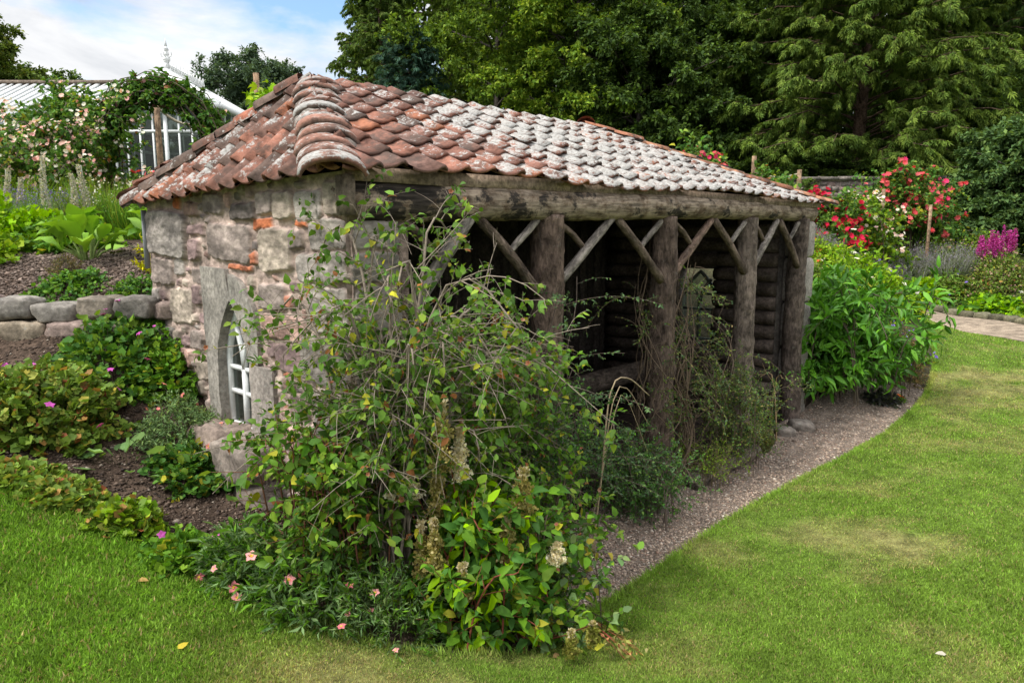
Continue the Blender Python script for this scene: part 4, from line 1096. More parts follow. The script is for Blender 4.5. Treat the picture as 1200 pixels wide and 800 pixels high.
# lax red stems lying on the grass
t = thing('stray_spray', 'fallen red-stemmed spray lying out across the lawn corner', 'spray', g3(spot(690, 742)))
st, fo = M(), M(); rng = np.random.default_rng(140)
a0 = np.array(g3(spot(668, 738), .10))
for k in range(5):
    b0 = np.array(g3(spot(735 + rng.uniform(-10, 32), 772 + rng.uniform(-8, 16)), .05))
    stp = bez(a0[None] + rng.normal(0, .015, 3), ((a0 + b0) / 2 + np.array([0, 0, .05]))[None], b0[None], 7); tubes(st, stp, .0028, .0015, 4, (.30, .07, .05), rng=rng)
    leaf_on(fo, stp, 16, .55, 1.0, .026, .014, 'di', [(2, (.20, .20, .06)), (1, (.33, .18, .09)), (1, (.30, .27, .12))], rng, 1.0, .5, 0, .25, .02)
obj('stem', st, TWIG, t, smooth=True); obj('foliage', fo, LEAF, t)

# ------------------------------------------------------------------ CLIMBERS ON THE POSTS
def vine(name, label, s_, seed, n, nl, pal, twig, H0, H1, out=.35, L=.018, bare=.2, group=None, wrap=.17, sprays=14, slen=.5, droop=.1):
    rng = np.random.default_rng(seed); x0, y0 = bw(s_, -.14)
    t = thing(name, label, 'climber', (x0, y0, thf(x0, y0)), group); fo, st = M(), M()
    paths = []
    for k in range(n):
        a_ = rng.uniform(0, 6.28); tt = np.linspace(0, 1, 14); top = H0 + (H1 - H0) * rng.random()
        aa = a_ + (rng.normal(0, 1.6)) * tt + .5 * np.sin(tt * 9 + a_); rad = wrap + .06 * rng.random() + .03 * np.sin(tt * 13 + a_)
        ls_, lw_ = s_ + rad * np.cos(aa), -.02 + rad * np.sin(aa)
        paths.append(np.c_[C0[0] + ls_ * CA - lw_ * SA, C0[1] + ls_ * SA + lw_ * CA, top * tt])
    P_ = np.array(paths); tubes(st, P_, .006, .003, 4, twig, caps=False, rng=rng)
    S_ = branch(P_, 6, .15, 1, .22, 1.0, .25, 5, rng, .1); tubes(st, S_, .0022, .001, 3, twig, caps=False, rng=rng)
    k = rng.random(len(S_)) > bare
    leaf_on(fo, S_[k], nl, .1, 1, L, L * .55, 'ov', pal, rng, .8, .6)
    # long arching sprays
    i = rng.integers(0, n, sprays); p0 = P_[i, rng.integers(6, 13, sprays)]
    az_ = rng.uniform(-1.9, 1.2, sprays) + AX - math.pi / 2; ln = slen * (.5 + rng.random(sprays))
    d = np.c_[np.cos(az_), np.sin(az_), .25 + .35 * rng.random(sprays)] * ln[:, None]
    A_ = bez(p0, p0 + d * .5 + np.array([0, 0, .06]), p0 + d - np.c_[np.zeros((sprays, 2)), droop * ln * 2], 10); tubes(st, A_, .003, .0012, 3, twig, caps=False, rng=rng)
    B_ = branch(A_, 9, .1, 1, .09, .9, .05, 4, rng, .3, .5); tubes(st, B_, .0014, .0008, 3, twig, caps=False, rng=rng)
    leaf_on(fo, A_, 22, .1, 1, L, L * .55, 'ov', pal, rng, .8, .6); leaf_on(fo, B_, 8, .05, 1, L, L * .55, 'ov', pal, rng, .7, .6)
    return finish(t, fo, st, None, LEAF)
vine('cotoneaster', 'blue-green small-leaved cotoneaster with long arching sprays on the first log post', 1.55, 151, 16, 12, COTO, (.12, .09, .07), .7, 2.0, sprays=64, slen=.55, bare=.15, group='climbers on the log posts')
vine('honeysuckle', 'tangle of dry brown stems and sparse leaves round the second log post', 3.10, 152, 24, 7, COTO + MIXED, (.17, .12, .08), 1.0, 2.15, sprays=26, slen=.42, bare=.62, wrap=.2, droop=.35, group='climbers on the log posts')
vine('honeysuckle', 'thin bare twiggy climber under the third brace, browner than its neighbours', 3.75, 153, 20, 6, COTO + MIXED, (.16, .115, .08), .8, 1.9, sprays=24, slen=.4, bare=.65, wrap=.26, droop=.4, group='climbers on the log posts')
x0, y0 = bw(4.0, -.22); arching('small_leaved_bush', 'fine-leaved grey-green bush at the foot of the second and third posts', 'shrub', (x0, y0), 40, 1.05, .38, (9, .22, .8, .1), .017, .010, 'di', COTO + MIXED, 154, cr=(.005, .002), cane=(.15, .11, .08), nl=11, sub2=(3, .1, .8, .1), bare=.15, base=.14, subt=.04, hmin=.3)
x0, y0 = bw(1.15, -.2); arching('cotoneaster', 'dark cotoneaster thicket filling the first bay behind the leafy rose', 'shrub', (x0, y0), 40, 1.15, .42, (9, .26, .8, .15), .019, .012, 'ov', COTO + DKGRN, 159, cr=(.006, .002), cane=(.12, .09, .07), nl=11, sub2=(3, .12, .8, .1), bare=.15, base=.2, droop=.4, subt=.04, hmin=.25)
x0, y0 = bw(2.35, -.25); arching('cotoneaster', 'low dark cotoneaster spilling onto the gravel between first and second posts', 'shrub', (x0, y0), 40, .70, .36, (9, .22, .8, .15), .018, .011, 'ov', COTO + DKGRN, 155, cr=(.005, .002), cane=(.12, .09, .07), nl=11, sub2=(3, .1, .8, .1), bare=.15, base=.16, droop=.6, subt=.03, hmin=.2)
x0, y0 = bw(3.25, -.36); arching('mossy_bush', 'yellow-green mossy sprigs in front of the second post', 'shrub', (x0, y0), 26, .42, .34, (8, .16, .8, .1), .015, .009, 'di', YELG + MIXED, 156, cr=(.004, .0018), cane=(.15, .12, .06), nl=10, base=.12)
x0, y0 = bw(5.05, -.22); arching('thin_sapling', 'bare yellowish twig standing alone near the right-hand corner post', 'sapling', (x0, y0), 3, .92, .20, (2, .2, .5, -.1), .03, .012, 'ov', COTO, 157, cane=(.36, .25, .13), cr=(.008, .004), nl=2, nlc=0, base=.02, bare=.6)
x0, y0 = bw(4.95, -.05); mound('small_leaved_bush', 'sparse light green shoots beside the third log post', 'shrub', (x0, y0), .36, .8, 60, 12, .03, .012, 'di', FRESH + COTO, 158, t0=.3, bow=.8, low=.3)
# looped bare stem
t = thing('looped_stem', 'pale bare looped rose stem standing in front of the first post', 'stem', g3(bw(1.5, -.45)))
st = M(); b0 = np.array(g3(bw(1.45, -.5)))
for k in range(3):
    p_ = np.array([b0 + (.012 * k, 0, 0), b0 + (.06, .03, .5), b0 + (.12 + .02 * k, .07, 1.12 - .05 * k), b0 + (.24, .16, 1.2 - .07 * k), b0 + (.42, .3, 1.05 - .2 * k)])
    q = np.array(smooth_line(p_, .05))[None]; tubes(st, q, .008 - .002 * k, .004 - .001 * k, 6, (.34, .26, .16), rng=RNG)
obj('cane', st, TWIG, t, smooth=True)

# moss-grown stump, edging log and stones
m = M(); x0, y0 = bw(4.62, -.22); blob(m, (x0, y0, .10), (.15, .13, .17), (.07, .075, .022), RNG, 14, .28, 31)
t = thing('mossy_stump', 'moss-covered stump at the foot of the third log post', 'stump', (x0, y0, 0)); ms = obj('stump', m, SOIL, t, smooth=True)
fo = M(); rng = np.random.default_rng(160); d = rand_dir(1400, rng); d[:, 2] = np.abs(d[:, 2])
leaves(fo, np.array([x0, y0, .10]) + d * np.array([.15, .13, .17]) * 1.0, d + rand_dir(1400, rng) * .6, rand_dir(1400, rng), .022, .009, 'di', pick(1400, [(2, (.12, .12, .025)), (1, (.18, .15, .04)), (1, (.07, .085, .02))], rng)); obj('moss', fo, LEAF, t)
m = M(); P_ = np.array([(*bw(s_, -.30), .055) for s_ in np.linspace(3.15, 4.42, 14)]); tubes(m, P_[None], .075, .07, 10, (.17, .14, .11), .07, RNG)
o = obj('edging_log', m, BARK, None, True, (*bw(3.8, -.3), 0)); props(o, 'grey log edging the gravel between the second and third posts', 'log')
for k, (s_, w_, r_, lab) in enumerate(((2.5, -.32, .10, 'flat mossy stone half buried at the gravel edge'), (1.15, -.75, .055, 'small pale cobble lying on the gravel by the rose'), (5.35, -.22, .09, 'square dark stone at the foot of the corner bay'), (5.72, -.25, .11, 'tilted grey stone next to the leafy corner shrub'))):
    m = M(); x0, y0 = bw(s_, w_); z0 = thf(x0, y0); blob(m, (x0, y0, z0 + r_ * .4), (r_ * 1.3, r_, r_ * .7), (.2, .17, .14), RNG, 12, .2, 50 + k)
    o = obj('stone', m, ROCK, None, True, (x0, y0, z0)); props(o, lab, 'stone', 'loose stones along the gravel')

# ------------------------------------------------------------------ RETAINING WALL AND UPPER BED
t = thing('retaining_wall', 'low dry stone retaining wall of grey blocks holding the mulch bed', 'wall', (-4.2, 5.42, thf(-4.2, 5.3)))
rng = np.random.default_rng(170)
for row in range(2):
    x = -6.6 + .17 * row
    while x < -2.58:
        wd = rng.uniform(.22, .42) if row else rng.uniform(.26, .48); hh = rng.uniform(.12, .18)
        zc = 1.585 + rng.normal(0, .012) if row else 1.40 + rng.normal(0, .01)
        m = M(); blob(m, (x + wd / 2, 5.45 + rng.normal(0, .02) + (0 if row else -.03), zc), (wd / 2 + .002, .17 + rng.normal(0, .02), hh / 2 + .010), np.array([(.25, .21, .165), (.20, .18, .155), (.29, .235, .17), (.22, .165, .14)][rng.integers(4)]) * rng.uniform(.8, 1.15), rng, 14, .24, rng.integers(999), .42)
        obj('block', m, ROCK, t, smooth=True); x += wd + .012
m = M(); box(m, (-6.6, 5.52, .9), (-2.6, 5.66, 1.60), (.10, .08, .07)); obj('backing', m, STONE, t)
for k, (x_, y_, r, h, lab) in enumerate(((-3.05, 5.62, .36, .17, 'dark creeping plant trailing over the wall top beside the gable'), (-3.75, 5.72, .34, .13, 'low dark mat along the top of the retaining wall'), (-2.78, 5.32, .26, .22, 'trailing leaves hanging down the wall end against the gable'))):
    mound('trailing_plant', lab, 'ground cover', (x_, y_), r, h, 230, 9, .034, .026, 'ov', DKGRN + FRESH[:1], 180 + k, group='plants trailing over the retaining wall', low=-.2 if k == 2 else 0)
mound('dried_tuft', 'small brownish ferny tuft on the mulch', 'seedling', (-3.95, 6.05), .17, .17, 80, 10, .022, .006, 'di', [(1, (.14, .10, .05)), (1, (.10, .11, .04))], 185)
def bigleaf(name, label, cat, xy, n, L, W, H, pal, seed):
    rng = np.random.default_rng(seed); t = thing(name, label, cat, g3(xy)); z0 = thf(*xy); fo, st = M(), M()
    a_ = np.arange(n) * 2.4 + rng.normal(0, .3, n); el = np.linspace(1.25, .25, n)
    rr = np.linspace(.05, .22, n) * (1 + rng.normal(0, .1, n))
    P_ = np.c_[xy[0] + np.cos(a_) * rr, xy[1] + np.sin(a_) * rr, z0 + H * np.linspace(.62, .18, n)]
    b_ = np.c_[xy[0] + np.cos(a_) * .05, xy[1] + np.sin(a_) * .05, np.full(n, z0)]
    tubes(st, np.stack([b_, (b_ + P_) / 2 + [0, 0, .02], P_], 1), .012, .009, 5, (.20, .27, .08), caps=False, rng=rng)
    D = np.c_[np.cos(a_) * np.cos(el), np.sin(a_) * np.cos(el), np.sin(el)]; N = np.c_[-np.cos(a_) * .8, -np.sin(a_) * .8, np.ones(n) * .8] + rng.normal(0, .15, (n, 3))
    l = L * (.75 + .4 * rng.random(n)); leaves(fo, P_, D, N, l, l * W / L, 'big', pick(n, pal, rng, .12))
    obj('stalk', st, TWIG, t, smooth=True); obj('leaf_rosette', fo, GLOSSY, t, smooth=True); return t
bigleaf('large_leaved_plant', 'bright green plant with huge paddle leaves on the mulch, nearer the pale spires', 'foliage plant', (-3.98, 6.45), 20, .27, .17, .42, [(3, (.14, .26, .03)), (2, (.18, .31, .035)), (1, (.10, .21, .03))], 190)
bigleaf('large_leaved_plant', 'bright green plant with huge paddle leaves close by the gable eaves', 'foliage plant', (-3.45, 6.75), 18, .27, .16, .46, [(3, (.14, .26, .03)), (2, (.18, .31, .035)), (1, (.10, .21, .03))], 191)
mound('golden_fern', 'golden yellow fern against the corner of the stone gable', 'fern', (-3.12, 6.15), .26, .42, 46, 34, .045, .012, 'di', [(3, (.36, .33, .03)), (2, (.28, .30, .03))], 192, t0=.15, spread=1.0, up=.3, bow=.8, low=.25)
for k, (x_, y_, r, h, pal_, lab) in enumerate(((-5.15, 6.35, .62, .42, YELG, 'yellow-green leafy mound at the far left of the mulch bed'), (-5.3, 7.2, .6, .5, LIME, 'lime green mound behind the yellow-green one'), (-4.55, 7.1, .5, .36, FRESH, 'mid green leafy clump behind the paddle-leaved plants'), (-3.4, 7.7, .55, .42, MIXED, 'brownish green clump beside the left eaves'))):
    mound('perennial_clump', lab, 'perennial', (x_, y_), r, h, 260, 9, .06, .05, 'pal', pal_, 200 + k, group='leafy clumps in the upper left bed')
# woolly spires
rng = np.random.default_rng(210); fo = M(); st = M()
def spire(seed, h):
    rng = np.random.default_rng(seed); fo, st = M(), M(); n = 420
    f = rng.random(n); a_ = rng.random(n) * 6.28; rad = .030 * (1 - f * .6) * (.6 + .4 * np.sin(f * 40) ** 2); bend = .05 * np.sin(f * 2.2 + seed)
    q = np.c_[np.cos(a_) * rad + bend, np.sin(a_) * rad, h * (.35 + .65 * f)]
    leaves(fo, q, np.c_[np.cos(a_), np.sin(a_), np.full(n, .7)], rand_dir(n, rng), .034 * (1.1 - f * .5), .018, 'di', pick(n, [(3, (.40, .39, .34)), (2, (.30, .31, .25)), (1, (.45, .40, .42))], rng, .15))
    zz = np.linspace(0, 1, 7); tubes(st, np.c_[.05 * np.sin(zz * 2.2 - .8 + seed) * zz, zz * 0, zz * h][None], .009, .005, 5, (.34, .34, .27), rng=rng)
    n = 26; a_ = rng.random(n) * 6.28; leaves(st, np.c_[np.cos(a_) * .02, np.sin(a_) * .02, .3 * h * rng.random(n)], np.c_[np.cos(a_), np.sin(a_), .4 + 0 * a_], rand_dir(n, rng) * .3 + [0, 0, 1], .09, .03, 'ov', pick(n, [(1, (.24, .27, .19))], rng, .15))
    return fo, st
labs = ('woolly grey spire standing tallest above the paddle-leaved plant', 'woolly grey spire leaning at the far left edge', 'woolly grey spire second from the left edge', 'short woolly grey spire just right of the tallest one', 'thin woolly grey spire nearest the rose arch')
for k, (u, Y, h) in enumerate(((58, 8.0, .95), (12, 8.0, .8), (22, 8.2, .7), (83, 8.0, .75), (97, 8.1, .85))):
    x_, y_, _ = at(u, 240, Y); x_ = x_; f_, s2 = spire(211 + k, h)
    t = thing('lambs_ear_spire', labs[k], 'flower spike', g3((x_, y_)), 'woolly grey flower spires')
    ORG[t] = (0, 0, 0); obj('spike', f_, LEAF, t); obj('stem', s2, TWIG, t, smooth=True)
def tallgrass(name, label, cat, xy, r, h, n, pal, seed, group=None, tip=None, w=.007):
    rng = np.random.default_rng(seed); t = thing(name, label, cat, g3(xy), group); fo, bl = M(), M()
    a_ = rng.random(n) * 6.28; rr = r * np.sqrt(rng.random(n)); x_, y_ = xy[0] + np.cos(a_) * rr, xy[1] + np.sin(a_) * rr; z_ = th(x_, y_)
    D = np.c_[np.cos(a_) * .25, np.sin(a_) * .25, np.ones(n)] + rng.normal(0, .16, (n, 3)); l = h * (.55 + .5 * rng.random(n))
    leaves(fo, np.c_[x_, y_, z_], D, rand_dir(n, rng), l, w, 'st', pick(n, pal, rng, .2))
    k = rng.random(n) < .55
    pos = np.c_[x_, y_, z_][k] + unit(D[k]) * (l[k] * (.35 + .5 * rng.random(k.sum())))[:, None]; m2 = int(k.sum())
    leaves(fo, pos, rand_dir(m2, rng) + [0, 0, .5], rand_dir(m2, rng), .05, .016, 'di', pick(m2, pal, rng, .2))
    if tip:
        k = rng.random(n) < tip['p']; e = np.c_[x_, y_, z_][k] + unit(D[k]) * l[k][:, None]
        e = (e[:, None] + rng.normal(0, tip['clus'], (len(e), tip['per'], 3)) * np.array([.6, .6, 1.6])).reshape(-1, 3)
        leaves(bl, e, rand_dir(len(e), rng), rand_dir(len(e), rng), tip['s'], tip['s'] * .7, 'di', pick(len(e), tip['pal'], rng, .15))
    obj('foliage', fo, LEAF, t)
    if tip: obj('blossom', bl, PETAL, t)
    return t
for k, (u, Y, r, h, pal_, lab, tip) in enumerate(((20, 9.0, .7, .8, YELG, 'tall hazy yellow-green stems under the pale pink rose', None), (150, 9.0, .65, .75, YELG + MIXED, 'tall light green stems dotted with small white flowers before the arch', dict(p=.05, clus=.01, per=3, s=.03, pal=WHITEF)),
        (185, 8.6, .6, .62, FRESH, 'fresh green tall stems beside the left eaves', dict(p=.04, clus=.01, per=3, s=.03, pal=WHITEF)), (45, 8.5, .5, .55, GREYG, 'grey purple lavender haze behind the woolly spires', dict(p=.5, clus=.02, per=4, s=.016, pal=PURPLE)), (100, 8.6, .5, .5, MIXED, 'brownish stems between the woolly spires and the arch', None), (-10, 7.6, .5, .5, GREYG + FRESH, 'grey-green stems at the far left edge', None))):
    x_, y_, _ = at(u, 240, Y); tallgrass('tall_perennial', lab, 'perennial', (x_, y_), r, h, 1500, pal_, 220 + k, 'tall perennials in the upper left border', tip)
# pale pink shrub rose
x_, y_, _ = at(55, 200, 10.2)
arching('shrub_rose', 'large shrub rose smothered in pale pink clusters left of the arch', 'rose', (x_, y_), 46, 1.85, 1.15, (9, .42, .9, .25), .06, .042, 'ov', ROSE + DKGRN, 231, cr=(.014, .005), nl=9, nlc=10, base=.3, sub2=(3, .2, .9, .1), droop=.55, hmin=.4,
        fl=dict(n=190, per=8, clus=.055, size=.055, pal=PALEPINK + WHITEF[:1], petals=8, cup=.5))
x_, y_, _ = at(88, 200, 10.9)
arching('shrub_rose', 'tall climbing rose with peach flowers over the left leg of the arch', 'rose', (x_, y_), 34, 2.2, .42, (9, .28, .9, .2), .06, .042, 'ov', ROSE + DKGRN, 232, cr=(.014, .005), nl=9, nlc=10, base=.3, sub2=(3, .2, .9, .1), droop=.3, hmin=.5,
        fl=dict(n=26, per=2, clus=.05, size=.085, pal=PEACH + PALEPINK[:1], petals=8, cup=.5))
# rose arch
ax_, ay_, _ = at(190, 200, 11.0); az_ = thf(ax_, ay_)
t = thing('rose_arch', 'rose-clad metal garden arch before the white glasshouse', 'arch', (ax_, ay_, az_)); m = M(); rng = np.random.default_rng(233)
def archpath(rad, dy, zs=.94, n=26):
    a_ = np.linspace(0, math.pi, n - 6)
    top = np.c_[ax_ + rad * np.cos(a_), np.full(n - 6, ay_ + dy), az_ + zs + rad * 1.17 * np.sin(a_)]
    r_ = np.linspace([ax_ + rad, ay_ + dy, az_], [ax_ + rad, ay_ + dy, az_ + zs], 4)[:3]; l_ = np.linspace([ax_ - rad, ay_ + dy, az_ + zs], [ax_ - rad, ay_ + dy, az_], 4)[1:]
    return np.vstack([r_, top, l_])
for dy in (-.25, .25): tubes(m, archpath(.88, dy)[None], .016, .016, 6, (.05, .05, .05), rng=rng)
obj('frame', m, mat_plain('dark_iron', (.04, .04, .042), .6), t, smooth=True)
fo, st, bl = M(), M(), M()
AP = np.stack([archpath(.92 + rng.normal(0, .08), rng.uniform(-.3, .3)) + rng.normal(0, .03, (26, 3)) for _ in range(40)])
tubes(st, AP, .008, .006, 4, (.12, .09, .06), caps=False, rng=rng)
S_ = branch(AP, 30, .0, 1, .12, 1.2, .12, 4, rng, 0); tubes(st, S_, .003, .0015, 3, (.12, .10, .06), caps=False, rng=rng)
leaf_on(fo, S_, 13, .05, 1, .065, .045, 'ov', DKGRN + ROSE[:2] + [(.6, (.10, .05, .04))], rng)
i = rng.integers(0, len(S_), 60); flower(bl, S_[i, -1], rng.normal(0, .5, (60, 3)) + [0, -.7, .5], .07, PEACH + PALEPINK, rng, 8, .5)
finish(t, fo, st, bl, LEAF)
# rose pole and swag by the arch; pole by the sapling
def pole(label, xy, top, r=.055, group='timber rose poles'):
    z0 = thf(*xy); m = M(); tubes(m, np.linspace((*xy, z0 - .1), (*xy, top), 6)[None], r, r * .92, 10, (.30, .20, .125), .04, RNG)
    o = obj('rose_pole', m, BARK, None, True, (*xy, z0)); return props(o, label, 'post', group)
def rope(label, p, q, sag, r=.018):
    p, q = np.array(p, float), np.array(q, float); tt = np.linspace(0, 1, 16)[:, None]; P_ = p + (q - p) * tt - np.array([0, 0, 1]) * sag * 4 * tt * (1 - tt)
    m = M(); tubes(m, P_[None], r, r, 6, (1, 1, 1), rng=RNG); o = obj('rope', m, ROPE, None, True, tuple(p)); return props(o, label, 'rope', 'rope swags for the roses')
a1 = at(183, 118, 13.0); pole('timber rose pole seen through the rose arch', a1[:2], a1[2]); a2 = at(120, 120, 13.5); a3 = at(255, 122, 13.5)
rope('rope swag running left from the pole inside the arch', (a1[0], a1[1], a1[2] - .08), (a2[0], a2[1], a2[2] - .05), .30, .025); rope('rope swag running right from the pole inside the arch', (a1[0], a1[1] + .03, a1[2] - .10), (a3[0], a3[1], a3[2] - .1), .3, .025)
b1 = at(300, 86, 14.0); pole('tall timber pole above the left roof slope', b1[:2], b1[2], .06)
x_, y_, _ = at(318, 140, 12.6); zt = at(318, 102, 12.6)[2] - thf(x_, y_)
arching('young_fruit_tree', 'light green leafy sapling showing above the hip tiles', 'tree', (x_, y_), 16, zt, .55, (7, .35, .8, 0), .12, .08, 'ov', LIME + YELG, 240, nl=6, nlc=8, cr=(.012, .004), hmin=.75, base=.08, droop=.1)
for k, (u, lab) in enumerate(((160, 'coral red flowers low behind the arch opening'), (204, 'scarlet flowers on the right behind the arch opening'))):
    x_, y_, _ = at(u, 200, 14.5); mound('bedding_rose', lab, 'rose', (x_, y_), .7, 1.0, 160, 8, .07, .05, 'ov', FRESH, 245 + k, fl=dict(n=26, size=.12, pal=CORAL, petals=8), group='bedding roses behind the arch')
# a few fallen leaves on the lawn
for k, (u, v, c, lab) in enumerate(((162, 690, (.45, .28, .09), 'curled tan leaf lying on the left lawn'), (208, 772, (.62, .48, .05), 'narrow yellow leaf lying at the bottom of the left lawn'), (506, 742, (.66, .45, .04), 'bright yellow leaf lying on the soil under the meadowsweet'),
                                  (1108, 776, (.55, .5, .4), 'whitish fleck of leaf at the bottom of the right lawn'), (655, 775, (.38, .24, .1), 'brown leaf beside the fallen red spray'))):
    x_, y_ = spot(u, v); m = M(); rng = np.random.default_rng(600 + k); z_ = thf(x_, y_)
    leaves(m, np.array([[x_, y_, z_ + .042]]), np.array([[math.cos(k), math.sin(k), .1]]), np.array([[.2, -.3, 1.0]]), .05, .028, 'ov', np.array([c]))
    o = obj('fallen_leaf', m, PETAL, None, False, (x_, y_, z_)); props(o, lab, 'leaf', 'fallen leaves')

# ================================================================== GLASSHOUSE
def glasshouse():
    cx, cy, z0 = -9.75, 20.5, 2.55; hw = 2.05; eave = 5.62; ap = 6.85
    t = thing('glasshouse', 'white Victorian glasshouse with crested roof and finial behind the rose arch', 'glasshouse', (cx, cy, z0))
    wallm, bars, ro, gl = M(), M(), M(), M()
    x0, x1, y0, y1 = cx - hw, cx + hw, cy - 2.0, cy + 2.6
    box(wallm, (x0, y0, z0 - .4), (x1, y1, z0 + .35), (.62, .6, .56)); obj('base_wall', wallm, WHITE, t)
    # walls: glazing bars and glass
    def side(p, q, n):
        p, q = np.array(p), np.array(q)
        for i in range(n + 1):
            f = i / n; a_ = p + (q - p) * f; wd = .09 if i % 4 == 0 else .045
            bar(bars, (*a_, z0 + .3), (*a_, eave), wd, wd, (1, 0, 0))
        for zz in (z0 + .4, eave - .62, eave - .02): bar(bars, (*p, zz), (*q, zz), .07, .06, (0, 0, 1))
        gl.add(np.array([(*p, z0 + .35), (*q, z0 + .35), (*q, eave), (*p, eave)]), [(0, 1, 2, 3)])
    side((x0, y0), (x1, y0), 12); side((x1, y0), (x1, y1), 10); side((x0, y0), (x0, y1), 8); side((x0, y1), (x1, y1), 8)
    ridge0, ridge1 = (cx, cy - .3, ap), (cx, y1 - .6, ap)
    e = .12; c = [(x0 - e, y0 - e, eave), (x1 + e, y0 - e, eave), (x1 + e, y1 + e, eave), (x0 - e, y1 + e, eave)]
    rg = M(); v = np.array(c + [ridge0, ridge1], float); rg.add(v, [[(0, 1, 4), (2, 3, 5)], [(1, 2, 5, 4), (3, 0, 4, 5)]])
    def rbars(p, q, a_, b_, n):
        p, q, a_, b_ = (np.array(k, float) for k in (p, q, a_, b_))
        for i in range(n + 1):
            f = i / n; bar(ro, p + (q - p) * f + [0, 0, .03], a_ + (b_ - a_) * f + [0, 0, .03], .045, .05, (q - p))
    rbars(c[0], c[1], ridge0, ridge0, 12); rbars(c[1], c[2], ridge0, ridge1, 14); rbars(c[3], c[0], ridge1, ridge0, 12)
    for p, q in ((c[0], ridge0), (c[1], ridge0), (c[2], ridge1), (c[3], ridge1), (ridge0, ridge1)): bar(ro, np.array(p) + [0, 0, .05], np.array(q) + [0, 0, .05], .11, .09, (1, .3, 0))
    for p, q in ((c[0], c[1]), (c[1], c[2]), (c[3], c[0])): bar(ro, p, q, .13, .12, (0, 0, 1))
    obj('glazing_bars', bars, WHITE, t); obj('glass_wall', gl, PANE, t)
    rf = obj('roof_bars', ro, WHITE, t); obj('roof_glass', rg, ROOFGLASS, rf)
    # ridge cresting and finial
    cr = M()
    for i in range(22):
        y_ = ridge0[1] + (ridge1[1] - ridge0[1]) * i / 21
        bar(cr, (cx, y_, ap + .05), (cx, y_, ap + .30 + .08 * (i % 2)), .025, .025, (1, 0, 0))
        a_ = np.linspace(0, 6.283, 9); P_ = np.c_[np.full(9, cx), y_ + .07 * np.cos(a_), ap + .2 + .07 * np.sin(a_)][None]; tubes(cr, P_, .011, .011, 4, (1, 1, 1), rng=RNG)
    obj('cresting', cr, WHITE, rf)
    fi = M(); zz = [0, .1, .12, .3, .34, .42, .46, .6, .63, .72, .95]; rr = [.13, .12, .06, .05, .10, .10, .05, .04, .075, .04, .005]
    for a_, b_, r0, r1 in zip(zz[:-1], zz[1:], rr[:-1], rr[1:]): tubes(fi, np.array([[(cx, cy - .3, ap + a_), (cx, cy - .3, ap + b_)]]), r0, r1, 8, (1, 1, 1), rng=RNG)
    for k in range(4):
        a_ = k * math.pi / 2; tubes(fi, bez(np.array([[cx, cy - .3, ap + .45]]), np.array([[cx + .22 * math.cos(a_), cy - .3 + .22 * math.sin(a_), ap + .42]]), np.array([[cx + .12 * math.cos(a_), cy - .3 + .12 * math.sin(a_), ap + .62]]), 6), .016, .01, 5, (1, 1, 1), rng=RNG)
    obj('finial', fi, WHITE, rf)
    # long lean-to wing running left
    wg = M(); wb = M(); wx0, wx1 = cx - 16, x0; yb, yf = 22.9, 20.3; zt, ze = 7.12, 5.75
    wg.add(np.array([(wx0, yf, ze), (wx1, yf, ze), (wx1, yb, zt), (wx0, yb, zt)], float), [(0, 1, 2, 3)])
    wg.add(np.array([(wx0, yf, z0), (wx1, yf, z0), (wx1, yf, ze), (wx0, yf, ze)], float), [(0, 1, 2, 3)])
    n = 56
    for i in range(n + 1):
        xx = wx0 + (wx1 - wx0) * i / n
        bar(wb, (xx, yf, ze + .03), (xx, yb, zt + .03), .06 if i % 2 else .13, .06, (1, 0, 0)); bar(wb, (xx, yf - .01, z0 + .3), (xx, yf - .01, ze), .06, .06, (1, 0, 0))
    for y_, z_ in ((yf - .03, ze), (yf - .02, z0 + .4)): bar(wb, (wx0, y_, z_), (wx1, y_, z_), .14, .12, (0, 0, 1))
    w_ = obj('wing_bars', wb, WHITE, t); obj('wing_glass', wg, ROOFGLASS, w_)
    bk = M(); box(bk, (wx0, yb + .02, z0 - .3), (wx1, yb + .45, zt + .06), (.30, .25, .2)); box(bk, (wx0, yb - .06, zt + .07), (wx1, yb + .5, zt + .15), (.28, .22, .17)); obj('back_wall', bk, STONE, t)
glasshouse()

# ================================================================== RIGHT HAND GARDEN
# leafy shrub at the corner
rng = np.random.default_rng(300)
x0, y0 = 4.12, 8.85
arching('corner_shrub', 'dense bright green shrub with long pointed leaves against the right corner post', 'shrub', (x0, y0), 100, 1.62, .92, (8, .34, .8, .05), .135, .042, 'ov', [(4, (.075, .19, .022)), (3, (.050, .135, .018)), (2, (.11, .25, .03))], 301, cr=(.009, .004), nl=9, nlc=12,
        base=.34, droop=.75, hmin=.25, mat=GLOSSY, leaf0=.1, subt=.04, up=.6, spread=.75)
mound('wispy_grass', 'brownish wispy clump leaning over the lawn beyond the corner shrub', 'ornamental plant', (5.38, 9.35), .42, .75, 260, 12, .04, .010, 'di', [(3, (.17, .115, .06)), (2, (.11, .12, .04)), (1, (.20, .15, .08))], 302, t0=.25, bow=.9)
mound('violet_cranesbill', 'airy violet cranesbill over the lawn edge beside the brown wispy clump', 'geranium', (5.75, 10.0), .45, .40, 130, 6, .035, .03, 'pal', FRESH, 303, fl=dict(n=40, size=.055, pal=PURPLE, rise=.08), t0=.4)
mound('dark_edging_plant', 'small dark purple-leaved plant under the corner shrub at the gravel', 'perennial', (4.75, 8.55), .24, .2, 130, 10, .035, .025, 'ov', [(2, (.03, .03, .028)), (1, (.05, .06, .03))], 304)
